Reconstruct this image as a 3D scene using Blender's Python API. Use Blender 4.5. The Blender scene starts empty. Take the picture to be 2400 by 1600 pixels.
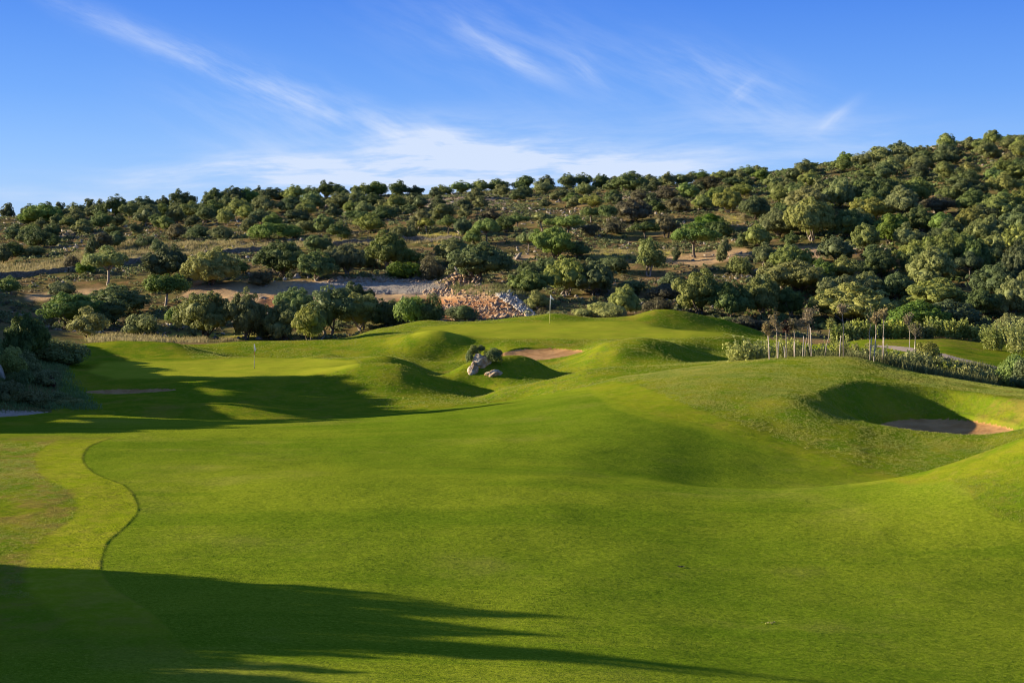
import bpy, math, random
import numpy as np
from mathutils import Vector, noise as mnoise

# ------------------------------------------------------------------ basics
scene = bpy.context.scene
COL = scene.collection
F, UC, VH = 3333.33, 1200.0, 560.0          # focal length in px of a 2400 px wide picture, centre column, horizon row
rng = np.random.default_rng(7)
random.seed(7)
EXPO = 1.27
SUN_EL, SUN_AZ = 14.5, -8.0                 # degrees; azimuth: how far behind the camera's left shoulder

def tag(o, label=None, cat=None, group=None, kind=None):
    if label: o['label'] = label
    if cat: o['category'] = cat
    if group: o['group'] = group
    if kind: o['kind'] = kind
    return o

def mesh_obj(name, verts, faces, mat=None, parent=None, smooth=False):
    me = bpy.data.meshes.new(name)
    v = np.asarray(verts, dtype=np.float32).reshape(-1, 3)
    if isinstance(faces, np.ndarray):
        n = faces.shape[1]
        me.vertices.add(len(v)); me.vertices.foreach_set('co', v.ravel())
        me.loops.add(faces.size); me.loops.foreach_set('vertex_index', faces.astype(np.int32).ravel())
        me.polygons.add(len(faces))
        me.polygons.foreach_set('loop_start', np.arange(0, faces.size, n, dtype=np.int32))
        me.polygons.foreach_set('loop_total', np.full(len(faces), n, dtype=np.int32))
        me.update(calc_edges=True)
    else:
        me.from_pydata([tuple(p) for p in v], [], faces)
        me.update()
    if smooth:
        me.polygons.foreach_set('use_smooth', np.ones(len(me.polygons), dtype=bool))
    if mat: me.materials.append(mat)
    o = bpy.data.objects.new(name, me)
    COL.objects.link(o)
    if parent: o.parent = parent
    return o

def empty(name, loc=(0, 0, 0)):
    o = bpy.data.objects.new(name, None)
    o.empty_display_size = 0.3
    o.location = loc
    COL.objects.link(o)
    return o

# ------------------------------------------------------------------ numeric helpers
def pchip(xs, ys, xq):
    xs = np.asarray(xs, float); ys = np.asarray(ys, float); xq = np.clip(xq, xs[0], xs[-1])
    if len(xs) == 1: return np.full_like(xq, ys[0], dtype=float)
    h = np.diff(xs); d = np.diff(ys) / h
    m = np.zeros_like(ys)
    if len(xs) > 2:
        w1 = 2 * h[1:] + h[:-1]; w2 = h[1:] + 2 * h[:-1]
        ok = d[:-1] * d[1:] > 0
        with np.errstate(divide='ignore', invalid='ignore'):
            hm = (w1 + w2) / (w1 / d[:-1] + w2 / d[1:])
        m[1:-1] = np.where(ok, hm, 0)
    m[0] = d[0]; m[-1] = d[-1]
    i = np.clip(np.searchsorted(xs, xq, side='right') - 1, 0, len(xs) - 2)
    t = (xq - xs[i]) / h[i]
    return ((1 + 2 * t) * (1 - t) ** 2 * ys[i] + t * (1 - t) ** 2 * h[i] * m[i]
            + t * t * (3 - 2 * t) * ys[i + 1] + t * t * (t - 1) * h[i] * m[i + 1])

def hsh(i, j, s):
    a = np.sin(i * 127.1 + j * 311.7 + s * 74.7) * 43758.5453
    return a - np.floor(a)

def vnoise(x, y, s=0):
    i, j = np.floor(x), np.floor(y); fx, fy = x - i, y - j
    fx = fx * fx * (3 - 2 * fx); fy = fy * fy * (3 - 2 * fy)
    return (hsh(i, j, s) * (1 - fx) * (1 - fy) + hsh(i + 1, j, s) * fx * (1 - fy)
            + hsh(i, j + 1, s) * (1 - fx) * fy + hsh(i + 1, j + 1, s) * fx * fy) * 2 - 1

def fbm(x, y, s=0, n=3):
    r = 0; a = 1
    for k in range(n):
        r = r + a * vnoise(x * 2 ** k + 17.3 * k, y * 2 ** k - 9.1 * k, s + k); a *= 0.5
    return r

def sstep(a, b, x):
    t = np.clip((x - a) / (b - a), 0, 1); return t * t * (3 - 2 * t)

def in_poly(u, v, poly):
    inside = np.zeros(u.shape, bool)
    n = len(poly)
    for i in range(n):
        x1, y1 = poly[i]; x2, y2 = poly[(i + 1) % n]
        if y1 == y2: continue
        c = ((y1 > v) != (y2 > v)) & (u < (x2 - x1) * (v - y1) / (y2 - y1) + x1)
        inside ^= c
    return inside

def spline(pts, n=12):
    p = np.array(pts, float)
    s = np.r_[0, np.cumsum(np.hypot(*np.diff(p[:, :2], axis=0).T))]
    q = np.linspace(0, s[-1], n * (len(p) - 1) + 1)
    return np.stack([pchip(s, p[:, k], q) for k in range(p.shape[1])], 1)

# ------------------------------------------------------------------ terrain: control sections across the land, each at a distance
# (distance, {picture column: row}); rows are turned into heights, then joined by smooth curves along the view
LAY = [
 (6,   {0: -3.2}), (14, {0: -5.4, 2400: -5.8}), (22, {0: -6.8, 1200: -6.9, 2400: -7.55}), (31, {-300: -6.9, 0: -7.0, 1200: -7.18, 1800: -7.55, 2400: -7.75}),
 (40,  {-400: 1100, 0: 1138, 400: 1140, 800: 1130, 1200: 1131, 1500: 1143, 1700: 1155, 1900: 1152, 2100: 1138, 2250: 1118, 2400: 1100, 2700: 1060}),
 (46.5, {-400: 1040, 0: 1085, 1300: 1088, 1500: 1105, 1700: 1138, 1900: 1154, 2150: 1160, 2400: 1162, 2700: 1130}),
 (54.5, {-400: 960, 0: 1030, 400: 1033, 800: 1028, 1200: 1012, 1500: 1000, 1700: 1010, 1850: 1022, 1990: 1026, 2060: 1034, 2150: 1040, 2300: 1032, 2400: 1018, 2700: 985}),
 (61.5, {-400: 880, 0: 1000, 400: 1003, 800: 997, 1200: 965, 1400: 945, 1550: 933, 1700: 925, 1850: 925, 2000: 928, 2150: 935, 2400: 945, 2700: 940}),
 (70,  {-400: 800, -150: 890, 0: 968, 100: 966, 200: 970, 400: 981, 600: 984, 780: 979, 1000: 961, 1200: 936, 1320: 916, 1450: 895, 1550: 884, 1650: 873, 1800: 864, 1950: 865, 2100: 880, 2200: 892, 2300: 904, 2400: 914, 2700: 940}),
 (76,  {-400: 740, -150: 850, 0: 955, 100: 978, 250: 985, 600: 992, 800: 990, 1000: 980, 1200: 960, 1320: 928, 1450: 886, 1550: 870, 1650: 856, 1750: 846, 1900: 835, 1990: 836, 2050: 846, 2120: 866, 2200: 882, 2300: 897, 2400: 914, 2700: 940}),
 (81,  {-400: 710, -150: 810, 0: 925, 150: 955, 300: 952, 500: 943, 600: 949, 700: 961, 850: 972, 1000: 978, 1200: 960, 1320: 930, 1450: 905, 1700: 880, 1900: 862, 2050: 864, 2200: 888, 2400: 912}),
 (86,  {-400: 690, -150: 780, 0: 890, 150: 945, 300: 944, 500: 948, 600: 955, 700: 960, 850: 958, 1000: 950, 1100: 948, 1200: 945, 1320: 912, 1450: 890, 1700: 880, 1900: 868, 2050: 862, 2200: 868, 2300: 878, 2400: 892}),
 (92,  {-400: 675, -150: 760, 0: 860, 130: 905, 200: 918, 400: 916, 600: 922, 800: 928, 900: 925, 1000: 930, 1100: 935, 1180: 915, 1250: 900, 1320: 884, 1380: 868, 1450: 862, 1600: 859, 1700: 853, 1900: 852, 2050: 850, 2200: 850, 2300: 862, 2400: 876}),
 (97,  {-400: 670, -150: 745, 0: 838, 130: 875, 200: 890, 400: 889, 650: 885, 770: 874, 850: 862, 930: 858, 990: 876, 1060: 908, 1120: 925, 1200: 908, 1300: 892, 1400: 872, 1500: 864, 1700: 850, 1850: 848, 2050: 838, 2200: 840, 2300: 850, 2400: 862}),
 (101, {-400: 668, -150: 735, 0: 825, 130: 860, 200: 871, 400: 874, 650: 870, 770: 864, 850: 866, 930: 880, 990: 900, 1060: 918, 1150: 912, 1250: 900, 1350: 878, 1500: 858, 1700: 848, 1850: 842, 2050: 828, 2200: 828, 2300: 838, 2400: 850}),
 (106, {-400: 665, -150: 725, 0: 812, 130: 845, 200: 856, 400: 856, 700: 852, 830: 840, 900: 838, 960: 848, 1020: 878, 1080: 900, 1150: 895, 1250: 875, 1340: 855, 1400: 830, 1460: 814, 1540: 826, 1640: 850, 1780: 856, 1850: 850, 2050: 815, 2200: 815, 2300: 826, 2400: 838}),
 (112, {-400: 660, -150: 715, 0: 800, 130: 825, 200: 834, 400: 838, 600: 838, 700: 841, 800: 840, 900: 842, 1000: 868, 1080: 872, 1180: 856, 1300: 848, 1360: 832, 1430: 804, 1490: 800, 1560: 812, 1640: 834, 1780: 846, 1850: 838, 2050: 806, 2200: 806, 2300: 816, 2400: 828}),
 (118, {-400: 655, -150: 710, 0: 785, 130: 802, 200: 803, 300: 799, 400: 803, 480: 822, 560: 845, 650: 852, 800: 848, 900: 838, 1000: 838, 1100: 838, 1200: 820, 1360: 816, 1430: 801, 1500: 798, 1580: 803, 1680: 824, 1780: 834, 1850: 826, 2050: 798, 2200: 798, 2300: 808, 2400: 820}),
 (123, {-400: 650, 0: 780, 130: 800, 300: 803, 400: 808, 500: 822, 600: 826, 800: 818, 900: 808, 960: 796, 1100: 793, 1300: 793, 1500: 796, 1600: 796, 1700: 806, 1780: 818, 1850: 815, 2050: 794, 2200: 792, 2300: 803, 2400: 812}),
 (128, {-400: 645, 0: 775, 200: 798, 300: 802, 400: 806, 500: 806, 600: 802, 700: 800, 800: 797, 900: 785, 1000: 780, 1200: 781, 1400: 780, 1600: 782, 1700: 787, 1800: 800, 2050: 795, 2200: 792, 2400: 806}),
 (138, {-400: 635, 0: 770, 300: 796, 500: 806, 700: 805, 800: 795, 900: 768, 1000: 762, 1100: 761, 1240: 757, 1400: 757, 1500: 760, 1600: 768, 1700: 779, 1800: 795, 2050: 796, 2400: 800}),
 (143, {-400: 630, 0: 765, 300: 790, 500: 802, 700: 806, 770: 802, 880: 776, 960: 756, 1000: 751, 1080: 755, 1140: 752, 1240: 741, 1290: 735, 1400: 745, 1470: 742, 1540: 731, 1600: 732, 1680: 745, 1750: 765, 1830: 790, 1950: 800, 2100: 795, 2400: 795}),
 (149, {-400: 620, 0: 760, 300: 782, 600: 792, 800: 790, 900: 775, 1000: 762, 1200: 760, 1400: 762, 1600: 752, 1750: 772, 1900: 788, 2100: 788, 2400: 785}),
 (158, {-400: 600, 0: 740, 300: 755, 600: 762, 800: 755, 1000: 735, 1200: 735, 1400: 740, 1600: 742, 1900: 760, 2400: 755}),
 (172, {-400: 580, 0: 706, 300: 722, 450: 716, 600: 713, 750: 713, 1000: 712, 1100: 706, 1400: 706, 1800: 708, 2400: 690}),
 (179, {-400: 570, 0: 690, 300: 698, 450: 693, 700: 694, 1000: 690, 1150: 686, 1400: 680, 1800: 675, 2400: 660}),
 (188, {-400: 560, 0: 672, 300: 674, 450: 664, 700: 660, 1000: 656, 1200: 660, 1500: 652, 2000: 635, 2400: 618}),
 (205, {-400: 540, 0: 648, 400: 627, 700: 625, 1000: 615, 1300: 610, 1600: 604, 2000: 575, 2400: 550}),
 (225, {-400: 520, 0: 614, 400: 595, 700: 588, 1000: 575, 1300: 565, 1600: 560, 2000: 525, 2400: 490}),
 (255, {-400: 510, 0: 570, 400: 550, 700: 535, 1000: 520, 1500: 508, 1800: 485, 2100: 455, 2400: 415}),
 (290, {-400: 505, 0: 535, 400: 512, 700: 495, 1000: 483, 1500: 463, 1800: 438, 2100: 402, 2400: 358}),
 (320, {-400: 500, 0: 515, 400: 493, 700: 473, 1000: 460, 1500: 442, 1800: 413, 2000: 384, 2200: 354, 2400: 328}),
 (338, {-400: 495, 0: 510, 200: 506, 400: 487, 600: 473, 800: 463, 1000: 458, 1200: 445, 1400: 439, 1600: 432, 1800: 405, 2000: 373, 2200: 343, 2400: 319, 2700: 280}),
 (370, {-400: 510, 0: 525, 1000: 470, 1600: 445, 2000: 390, 2400: 335, 2700: 300}),
 (480, {0: -2.0, 2400: 1.0}), (3600, {0: -5.0}),
]
EXTRA_BOX = None

us = np.r_[np.arange(-2600, -200, 40.0), np.arange(-200, 2600, 3.4), np.arange(2600, 5001, 40.0)]
Ds = np.r_[np.geomspace(6, 20, 60)[:-1], np.geomspace(20, 160, 620)[:-1], np.arange(55.5, 65.5, 0.07) + 0.011, np.arange(112.5, 120, 0.12) + 0.013, np.arange(90.5, 94, 0.12) + 0.017, np.geomspace(160, 345, 210)[:-1], np.geomspace(345, 3600, 40)]
Ds = np.unique(Ds.round(4)); Ds = Ds[np.r_[True, np.diff(Ds) > 0.03]]
NU, ND = len(us), len(Ds)
LZ = np.zeros((len(LAY), NU)); LD = np.array([l[0] for l in LAY], float)
for k, (D, tab) in enumerate(LAY):
    xs = sorted(tab); ys = [tab[x] if abs(tab[x]) < 20 else -(tab[x] - VH) * D / F for x in xs]
    LZ[k] = pchip(xs, ys, us) if len(xs) > 1 else ys[0]
Z = np.zeros((ND, NU))
for j in range(NU): Z[:, j] = pchip(LD, LZ[:, j], Ds)
U, DD = np.meshgrid(us, Ds)
X = (U - UC) / F * DD
Y = DD
def blur_rows(A, sig_m, lo, hi):
    """soften along the view by about sig_m metres"""
    B = A.copy()
    for i in range(ND):
        if not (lo < Ds[i] < hi): continue
        w = np.exp(-0.5 * ((Ds - Ds[i]) / sig_m) ** 2) * np.gradient(Ds); w[w < 1e-4 * w.max()] = 0
        idx = np.nonzero(w)[0]
        B[i] = (w[idx, None] * A[idx]).sum(0) / w[idx].sum()
    return B
Z = blur_rows(Z, 0.42, 20, 150)

def W(u, D): return (u - UC) / F * D
# mounds added in metres: column, distance, height, half-width across, half-width along, turn in degrees
MOUNDS = [
 (1150, 100.5, 2.15, 2.7, 2.4, 0), (1240, 101.5, 1.15, 1.9, 1.6, -20), (1065, 100, 0.6, 1.9, 1.6, 0), (2600, 38.5, 1.3, 3.4, 3.0, 0), (1860, 58.6, 0.25, 1.6, 2.2, 0), (1985, 59.4, -0.5, 1.4, 1.7, 0), (1490, 110, 0.12, 2.4, 1.7, 0), (1560, 142, 0.10, 3.2, 1.8, 0), (1640, 137, -0.55, 3.0, 1.6, 0), (1040, 119, -0.55, 2.3, 1.4, 0), (1660, 108, -0.35, 2.4, 2.2, 0), (905, 104.5, 0.3, 1.8, 1.2, 0), (960, 100.8, -0.35, 2.2, 1.1, 20),     # knoll under the boulder
 (770, 114, 0.42, 1.6, 1.6, 0),                                            # bump at the back of the left green
 (1560, 112, 0.35, 3.6, 2.4, 0), (985, 124, 0.25, 3.5, 2.0, 0),
 (1560, 142, 0.25, 2.2, 2.0, 0), (1020, 122, 0.7, 2.2, 2.0, 0),
 (1130, 172, 1.9, 4.6, 4.0, 10), (1190, 166, 1.2, 3.4, 3.5, 0), (1085, 186, 0.9, 3.0, 2.2, 0),
 (640, 128.5, 0.0, 3, 3, 0), (870, 99, 0.35, 3, 2, 0),
 (2330, 41, 0.12, 3, 3, 0),
]
for (u0, d0, hh, a, b, rt) in MOUNDS:
    x0, y0 = W(u0, d0), d0; c, s = math.cos(math.radians(rt)), math.sin(math.radians(rt))
    dx, dy = X - x0, Y - y0; p = (dx * c + dy * s) / a; q = (-dx * s + dy * c) / b
    Z += hh * np.exp(-0.9 * (p * p + q * q))
# bunkers: column, distance, radii, floor height, wall slope, tilt of the floor along the view, lip
BUNK = {
 'right_hill': (2213, 60.4, 3.3, 3.6, -8.35, 0.74, 0.0, 0.22),
 'middle': (1262, 116.3, 3.45, 2.75, -9.50, 0.62, 0.055, 0.34),
 'left': (300, 92.2, 3.0, 1.25, -10.02, 0.6, 0.03, 0.22),
 'back': (1752, 132.5, 1.9, 1.0, -9.02, 0.5, 0.05, 0.08),
}
SAND = {}
for nm, (u0, d0, a, b, fl, sl, tl, lip) in BUNK.items():
    x0, y0 = W(u0, d0), d0; dx, dy = X - x0, Y - y0
    ang = np.arctan2(dy / b, dx / a)
    wob = 1 + 0.06 * np.sin(2 * ang + 1.3 + len(nm)) + 0.05 * np.sin(3 * ang + 0.4 * len(nm)) + 0.02 * np.sin(7 * ang)
    r = np.hypot(dx / a, dy / b) / wob
    rm = (r - 1) * (a * b * 1.0) / np.hypot(b * np.cos(ang), a * np.sin(ang))
    e = np.maximum(rm, 0)
    wall = fl + tl * dy + np.where(r <= 1, 0.22 * r ** 4 - 0.05, 0.17 + lip * sstep(0, 0.22, rm) + sl * (np.sqrt(e * e + 0.2) - 0.447))
    k = 0.22
    hm = np.clip(0.5 + 0.5 * (Z - wall) / k, 0, 1)
    near = rm < 9
    Zn = Z * (1 - hm) + wall * hm - k * hm * (1 - hm)
    Z = np.where(near, np.where(r <= 1, np.minimum(Z, wall), Zn), Z)
    SAND[nm] = (r <= 1.0)
# gentle natural unevenness
VP = VH - F * Z / DD
hillm = sstep(146, 160, DD)
course = 1 - hillm
Z += course * (0.035 * fbm(X / 3.1, Y / 3.1, 3) + 0.05 * fbm(X / 9, Y / 9, 5))
Z += hillm * (0.35 * fbm(X / 9, Y / 9, 11, 4) + 0.12 * fbm(X / 2.2, Y / 2.2, 12, 2)) * np.where(DD > 400, 0, 1)
# the vegetated bank at the far left is lumpy
bank = sstep(160, -40, U) * sstep(66, 76, DD) * course
Z += bank * 0.3 * fbm(X / 2.5, Y / 2.5, 21)

def zcol(u):
    j = np.clip(np.interp(u, us, np.arange(NU)), 0, NU - 1.001); j0 = int(j); t = j - j0
    return Z[:, j0] * (1 - t) + Z[:, j0 + 1] * t

def ground(x, y):
    """ground height under world points"""
    x = np.atleast_1d(np.asarray(x, float)); y = np.atleast_1d(np.asarray(y, float))
    u = UC + F * x / np.maximum(y, 1)
    j = np.clip(np.interp(u, us, np.arange(NU)), 0, NU - 1.001); i = np.clip(np.interp(y, Ds, np.arange(ND)), 0, ND - 1.001)
    j0 = j.astype(int); i0 = i.astype(int); a = j - j0; b = i - i0
    return (Z[i0, j0] * (1 - a) * (1 - b) + Z[i0, j0 + 1] * a * (1 - b) + Z[i0 + 1, j0] * (1 - a) * b + Z[i0 + 1, j0 + 1] * a * b)

def G(x, y): return float(ground(x, y)[0])

def spot(u, v, dmin=20, dmax=340):
    """world point of the land seen at a column and row, beyond dmin"""
    z = zcol(u); vv = VH - F * z / Ds
    ok = np.nonzero((Ds >= dmin) & (Ds <= dmax) & (vv <= v))[0]
    if len(ok): i = ok[0]
    else:
        m = np.nonzero((Ds >= dmin) & (Ds <= dmax))[0]; i = m[np.argmin(vv[m])]
    D = Ds[i]
    if i > 0 and vv[i - 1] > v >= vv[i]:
        t = (vv[i - 1] - v) / (vv[i - 1] - vv[i]); D = Ds[i - 1] + t * (Ds[i] - Ds[i - 1])
    x = W(u, D)
    return np.array([x, D, G(x, D)])

# ---- mown edges (world polylines)
EDGE_L = spline([spot(u, v)[:2] for u, v in [(232, 1036), (206, 1050), (195, 1072), (205, 1095), (245, 1120), (292, 1138), (316, 1165), (323, 1200), (303, 1226),
          (262, 1262), (242, 1300), (240, 1345), (262, 1375), (300, 1400), (360, 1440), (420, 1500), (520, 1600)]], 14)
def edge_dist(P):
    """distance to polyline and side (+ = right)"""
    best = np.full(X.shape, 1e9); side = np.zeros(X.shape)
    box = (X > P[:, 0].min() - 3) & (X < P[:, 0].max() + 3) & (Y > P[:, 1].min() - 3) & (Y < P[:, 1].max() + 3)
    x, y = X[box], Y[box]; b = np.full(x.shape, 1e9); s = np.zeros(x.shape)
    for (x1, y1), (x2, y2) in zip(P[:-1], P[1:]):
        dx, dy = x2 - x1, y2 - y1; L = dx * dx + dy * dy + 1e-12
        t = np.clip(((x - x1) * dx + (y - y1) * dy) / L, 0, 1)
        d = np.hypot(x - x1 - t * dx, y - y1 - t * dy)
        c = d < b; b = np.where(c, d, b); s = np.where(c, np.sign(-dx * (y - y1) + dy * (x - x1)), s)
    best[box] = b; side[box] = s
    return best, side
dE, sE = edge_dist(EDGE_L)
# left of the edge the grass stands a hand higher
VPc = VH - F * Z / DD
ye = np.clip(Y, EDGE_L[:, 1].min(), EDGE_L[:, 1].max())
o_ = np.argsort(EDGE_L[:, 1])
xe = np.interp(ye, EDGE_L[o_, 1], EDGE_L[o_, 0])
left_side = np.where(dE < 1e8, dE * np.where(X < xe, -1, 1), (X - xe))
left_rough = sstep(0.05, -0.05, left_side) * sstep(58, 52, Y) * sstep(22, 30, Y)
Z += 0.019 * left_rough * (1 + 0.3 * vnoise(X * 3.2, Y * 3.2, 5))
LEFTR = left_rough

# ------------------------------------------------------------------ land cover masks
V = VH - F * Z / DD
def pm(poly, d0, d1, soft=0.0):
    return (in_poly(U, V, poly) & (DD >= d0) & (DD <= d1)).astype(float)
def soften(M, n=2):
    for _ in range(n):
        A = M.copy()
        A[1:-1] = (M[:-2] + 2 * M[1:-1] + M[2:]) / 4
        B = A.copy(); B[:, 1:-1] = (A[:, :-2] + 2 * A[:, 1:-1] + A[:, 2:]) / 4
        M = B
    return M
nz = fbm(X / 4, Y / 4, 31)
fair_poly = [(-50, 2500), (-50, 1010), (300, 972), (600, 982), (800, 978), (1000, 960), (1200, 934), (1310, 915), (1370, 906), (1400, 915), (1450, 945), (1530, 972), (1640, 992), (1760, 1030), (1880, 1075),
             (2000, 1112), (2130, 1135), (2230, 1128), (2270, 1150), (2290, 1185), (2350, 1215), (2460, 1235), (2700, 1235), (2700, 2500)]
fair = pm(fair_poly, 5, 72)
green_l = pm([(205, 872), (240, 850), (330, 846), (450, 845), (600, 836), (720, 838), (830, 846), (845, 856), (800, 868), (700, 882), (560, 886), (400, 886), (270, 888)], 95, 117)
green_r = pm([(960, 786), (985, 768), (1060, 760), (1200, 757), (1330, 752), (1480, 753), (1540, 763), (1640, 774), (1700, 779), (1690, 788), (1600, 792), (1400, 795), (1200, 793), (1040, 793)], 121, 141)
first = pm([(1330, 917), (1440, 893), (1500, 905), (1560, 930), (1640, 962), (1750, 1003), (1880, 1050), (2010, 1090), (2130, 1125), (2230, 1118), (2130, 1155), (2000, 1137), (1880, 1095), (1760, 1047), (1640, 1007), (1530, 987), (1440, 958), (1380, 915)], 40, 78)
fair = fair * (1 - LEFTR)
fair2 = soften(fair, 1); first = soften(first, 4)
firstL = sstep(-1.7, -1.4, left_side) * LEFTR
first = np.clip(first + firstL, 0, 1)
hill_edge_D = pchip([-400, 0, 110, 150, 190, 300, 460, 600, 770, 900, 1700, 1780, 1850, 1950, 2100, 2400, 2700],
                    [50, 71, 76, 98, 118, 121, 128, 131, 144, 146, 147, 143, 130, 122, 122, 123, 120], us)[None, :] + 0.8 * fbm(X / 3, Y / 3, 77)
wild = sstep(-0.5, 0.5, DD - hill_edge_D)
# strip of rank grass behind the crest of the right hill
rank = pm([(1690, 840), (1850, 780), (1960, 760), (2080, 830), (2160, 838), (2260, 868), (2330, 900), (2420, 905), (2420, 940), (2330, 912), (2150, 884), (2040, 862), (1990, 838), (1880, 836), (1760, 846)], 74, 100)
rank = soften(rank, 3)
yellow = np.zeros_like(X); dirt = np.zeros_like(X); grav = np.zeros_like(X); red = np.zeros_like(X); rock = np.zeros_like(X)
for p in [[(-400, 640), (0, 650), (160, 636), (400, 607), (560, 592), (560, 565), (430, 570), (300, 565), (200, 590), (120, 612), (0, 622), (-400, 610)],
          [(560, 592), (860, 575), (1080, 567), (1080, 550), (900, 555), (700, 570), (560, 575)], [(960, 562), (1080, 560), (1100, 545), (960, 548)],
          [(1380, 606), (1600, 600), (1600, 585), (1390, 585)], [(1680, 530), (1740, 520), (1740, 505), (1680, 510)],
          [(2110, 655), (2250, 650), (2250, 635), (2100, 640)], [(200, 800), (470, 800), (600, 797), (600, 782), (350, 782), (200, 784)]]:
    yellow = np.maximum(yellow, pm(p, 119, 300))
for p in [[(425, 700), (440, 668), (600, 664), (700, 655), (1000, 660), (1220, 680), (1180, 712), (1050, 712), (900, 712), (700, 712), (560, 710), (500, 706)],
          [(60, 690), (250, 672), (300, 680), (200, 702), (60, 705)], [(1560, 600), (1750, 580), (1760, 600), (1650, 622), (1560, 620)], [(1200, 600), (1250, 595), (1260, 612), (1200, 612)],
          [(1840, 578), (1930, 580), (1930, 610), (1850, 605)]]:
    dirt = np.maximum(dirt, pm(p, 145, 300))
for p in [[(670, 670), (800, 656), (1000, 655), (1040, 675), (1060, 684), (930, 688), (800, 684), (690, 672)]]:
    grav = np.maximum(grav, pm(p, 150, 300))
for p in [[(605, 722), (610, 700), (660, 690), (680, 700), (650, 728)], [(890, 725), (920, 702), (1000, 698), (1080, 700), (1180, 700), (1240, 745), (1030, 752), (960, 742)],
          [(430, 672), (470, 655), (480, 668)], [(770, 655), (800, 650), (820, 658)]]:
    red = np.maximum(red, pm(p, 145, 300))
for p in [[(1000, 490), (1180, 486), (1200, 460), (1060, 455), (980, 470)], [(130, 560), (240, 555), (250, 535), (150, 540)], [(1460, 470), (1560, 475), (1570, 450), (1460, 445)]]:
    rock = np.maximum(rock, pm(p, 150, 345))
yellow, dirt, grav, red, rock = [soften(m, 3) for m in (yellow, dirt, grav, red, rock)]
# cart path on the right and the path at the far left
path_r_pts = spline([spot(u, v, 84)[:2] for u, v in [(2060, 811), (2100, 815), (2145, 823), (2200, 834), (2250, 844), (2300, 855), (2350, 865), (2420, 880)]], 14)
dP, _ = edge_dist(path_r_pts)
pathr = dP < 0.95
pathl = in_poly(U, V, [(-400, 966), (-400, 990), (0, 977), (60, 973), (112, 966), (60, 963), (0, 962)]) & (DD > 60) & (DD < 80)

zone = np.zeros(X.shape, int)              # 0 course, 1 hill, 2/3 greens, 4.. bunkers, 8 path, 9 left path
zone[wild > 0.5] = 1
zone[green_l > 0.5] = 2; zone[green_r > 0.5] = 3
for k, nm in enumerate(BUNK): zone[SAND[nm]] = 4 + k
zone[pathr] = 8; zone[pathl] = 9
zone[(fair > 0.5) & (zone == 0)] = 10

# normals of the whole sheet
gu = np.gradient(X, axis=1), np.gradient(Z, axis=1)
T1 = np.stack([np.gradient(X, axis=1), np.gradient(Y, axis=1), np.gradient(Z, axis=1)], -1)
T2 = np.stack([np.gradient(X, axis=0), np.gradient(Y, axis=0), np.gradient(Z, axis=0)], -1)
NRM = np.cross(T1, T2); NRM /= np.linalg.norm(NRM, axis=-1, keepdims=True)
P3 = np.stack([X, Y, Z], -1).reshape(-1, 3)
idx = np.arange(ND * NU).reshape(ND, NU)
Q = np.stack([idx[:-1, :-1], idx[:-1, 1:], idx[1:, 1:], idx[1:, :-1]], -1).reshape(-1, 4)
zq = zone[:-1, :-1].reshape(-1)
bare_ = np.zeros_like(X)
for p_, a_ in (([(2040, 812), (2040, 800), (2200, 794), (2300, 806), (2380, 820), (2300, 822), (2180, 808)], 0.9), ([(1960, 862), (2010, 862), (2160, 885), (2420, 918), (2420, 935), (2200, 905), (2080, 884)], 0.8),
               ([(2280, 985), (2330, 940), (2430, 920), (2430, 1000), (2380, 1000)], 0.8), ([(1480, 905), (1620, 880), (1800, 900), (1900, 960), (1760, 975), (1600, 935)], 0.35)):
    bare_ = np.maximum(bare_, a_ * pm(p_, 50, 125))
bare_ = soften(bare_, 6)
A1 = np.stack([fair2, np.clip(soften(green_l + green_r, 4), 0, 1), first, np.maximum(LEFTR, bare_)], -1).reshape(-1, 4)
A2 = np.stack([wild, yellow, dirt, grav], -1).reshape(-1, 4)
A3 = np.stack([red, rank, rock, np.ones_like(red)], -1).reshape(-1, 4)

def sheet(name, zid, mat):
    f = Q[zq == zid]
    used, inv = np.unique(f.ravel(), return_inverse=True)
    o = mesh_obj(name, P3[used], inv.reshape(-1, 4), mat, smooth=True)
    me = o.data
    for nm, A in (('cover_a', A1), ('cover_b', A2), ('cover_c', A3)):
        at = me.attributes.new(nm, 'FLOAT_COLOR', 'POINT'); at.data.foreach_set('color', A[used].astype(np.float32).ravel())
    me.normals_split_custom_set_from_vertices([tuple(n) for n in NRM.reshape(-1, 3)[used]])
    tag(o, kind='structure')
    return o

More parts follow.
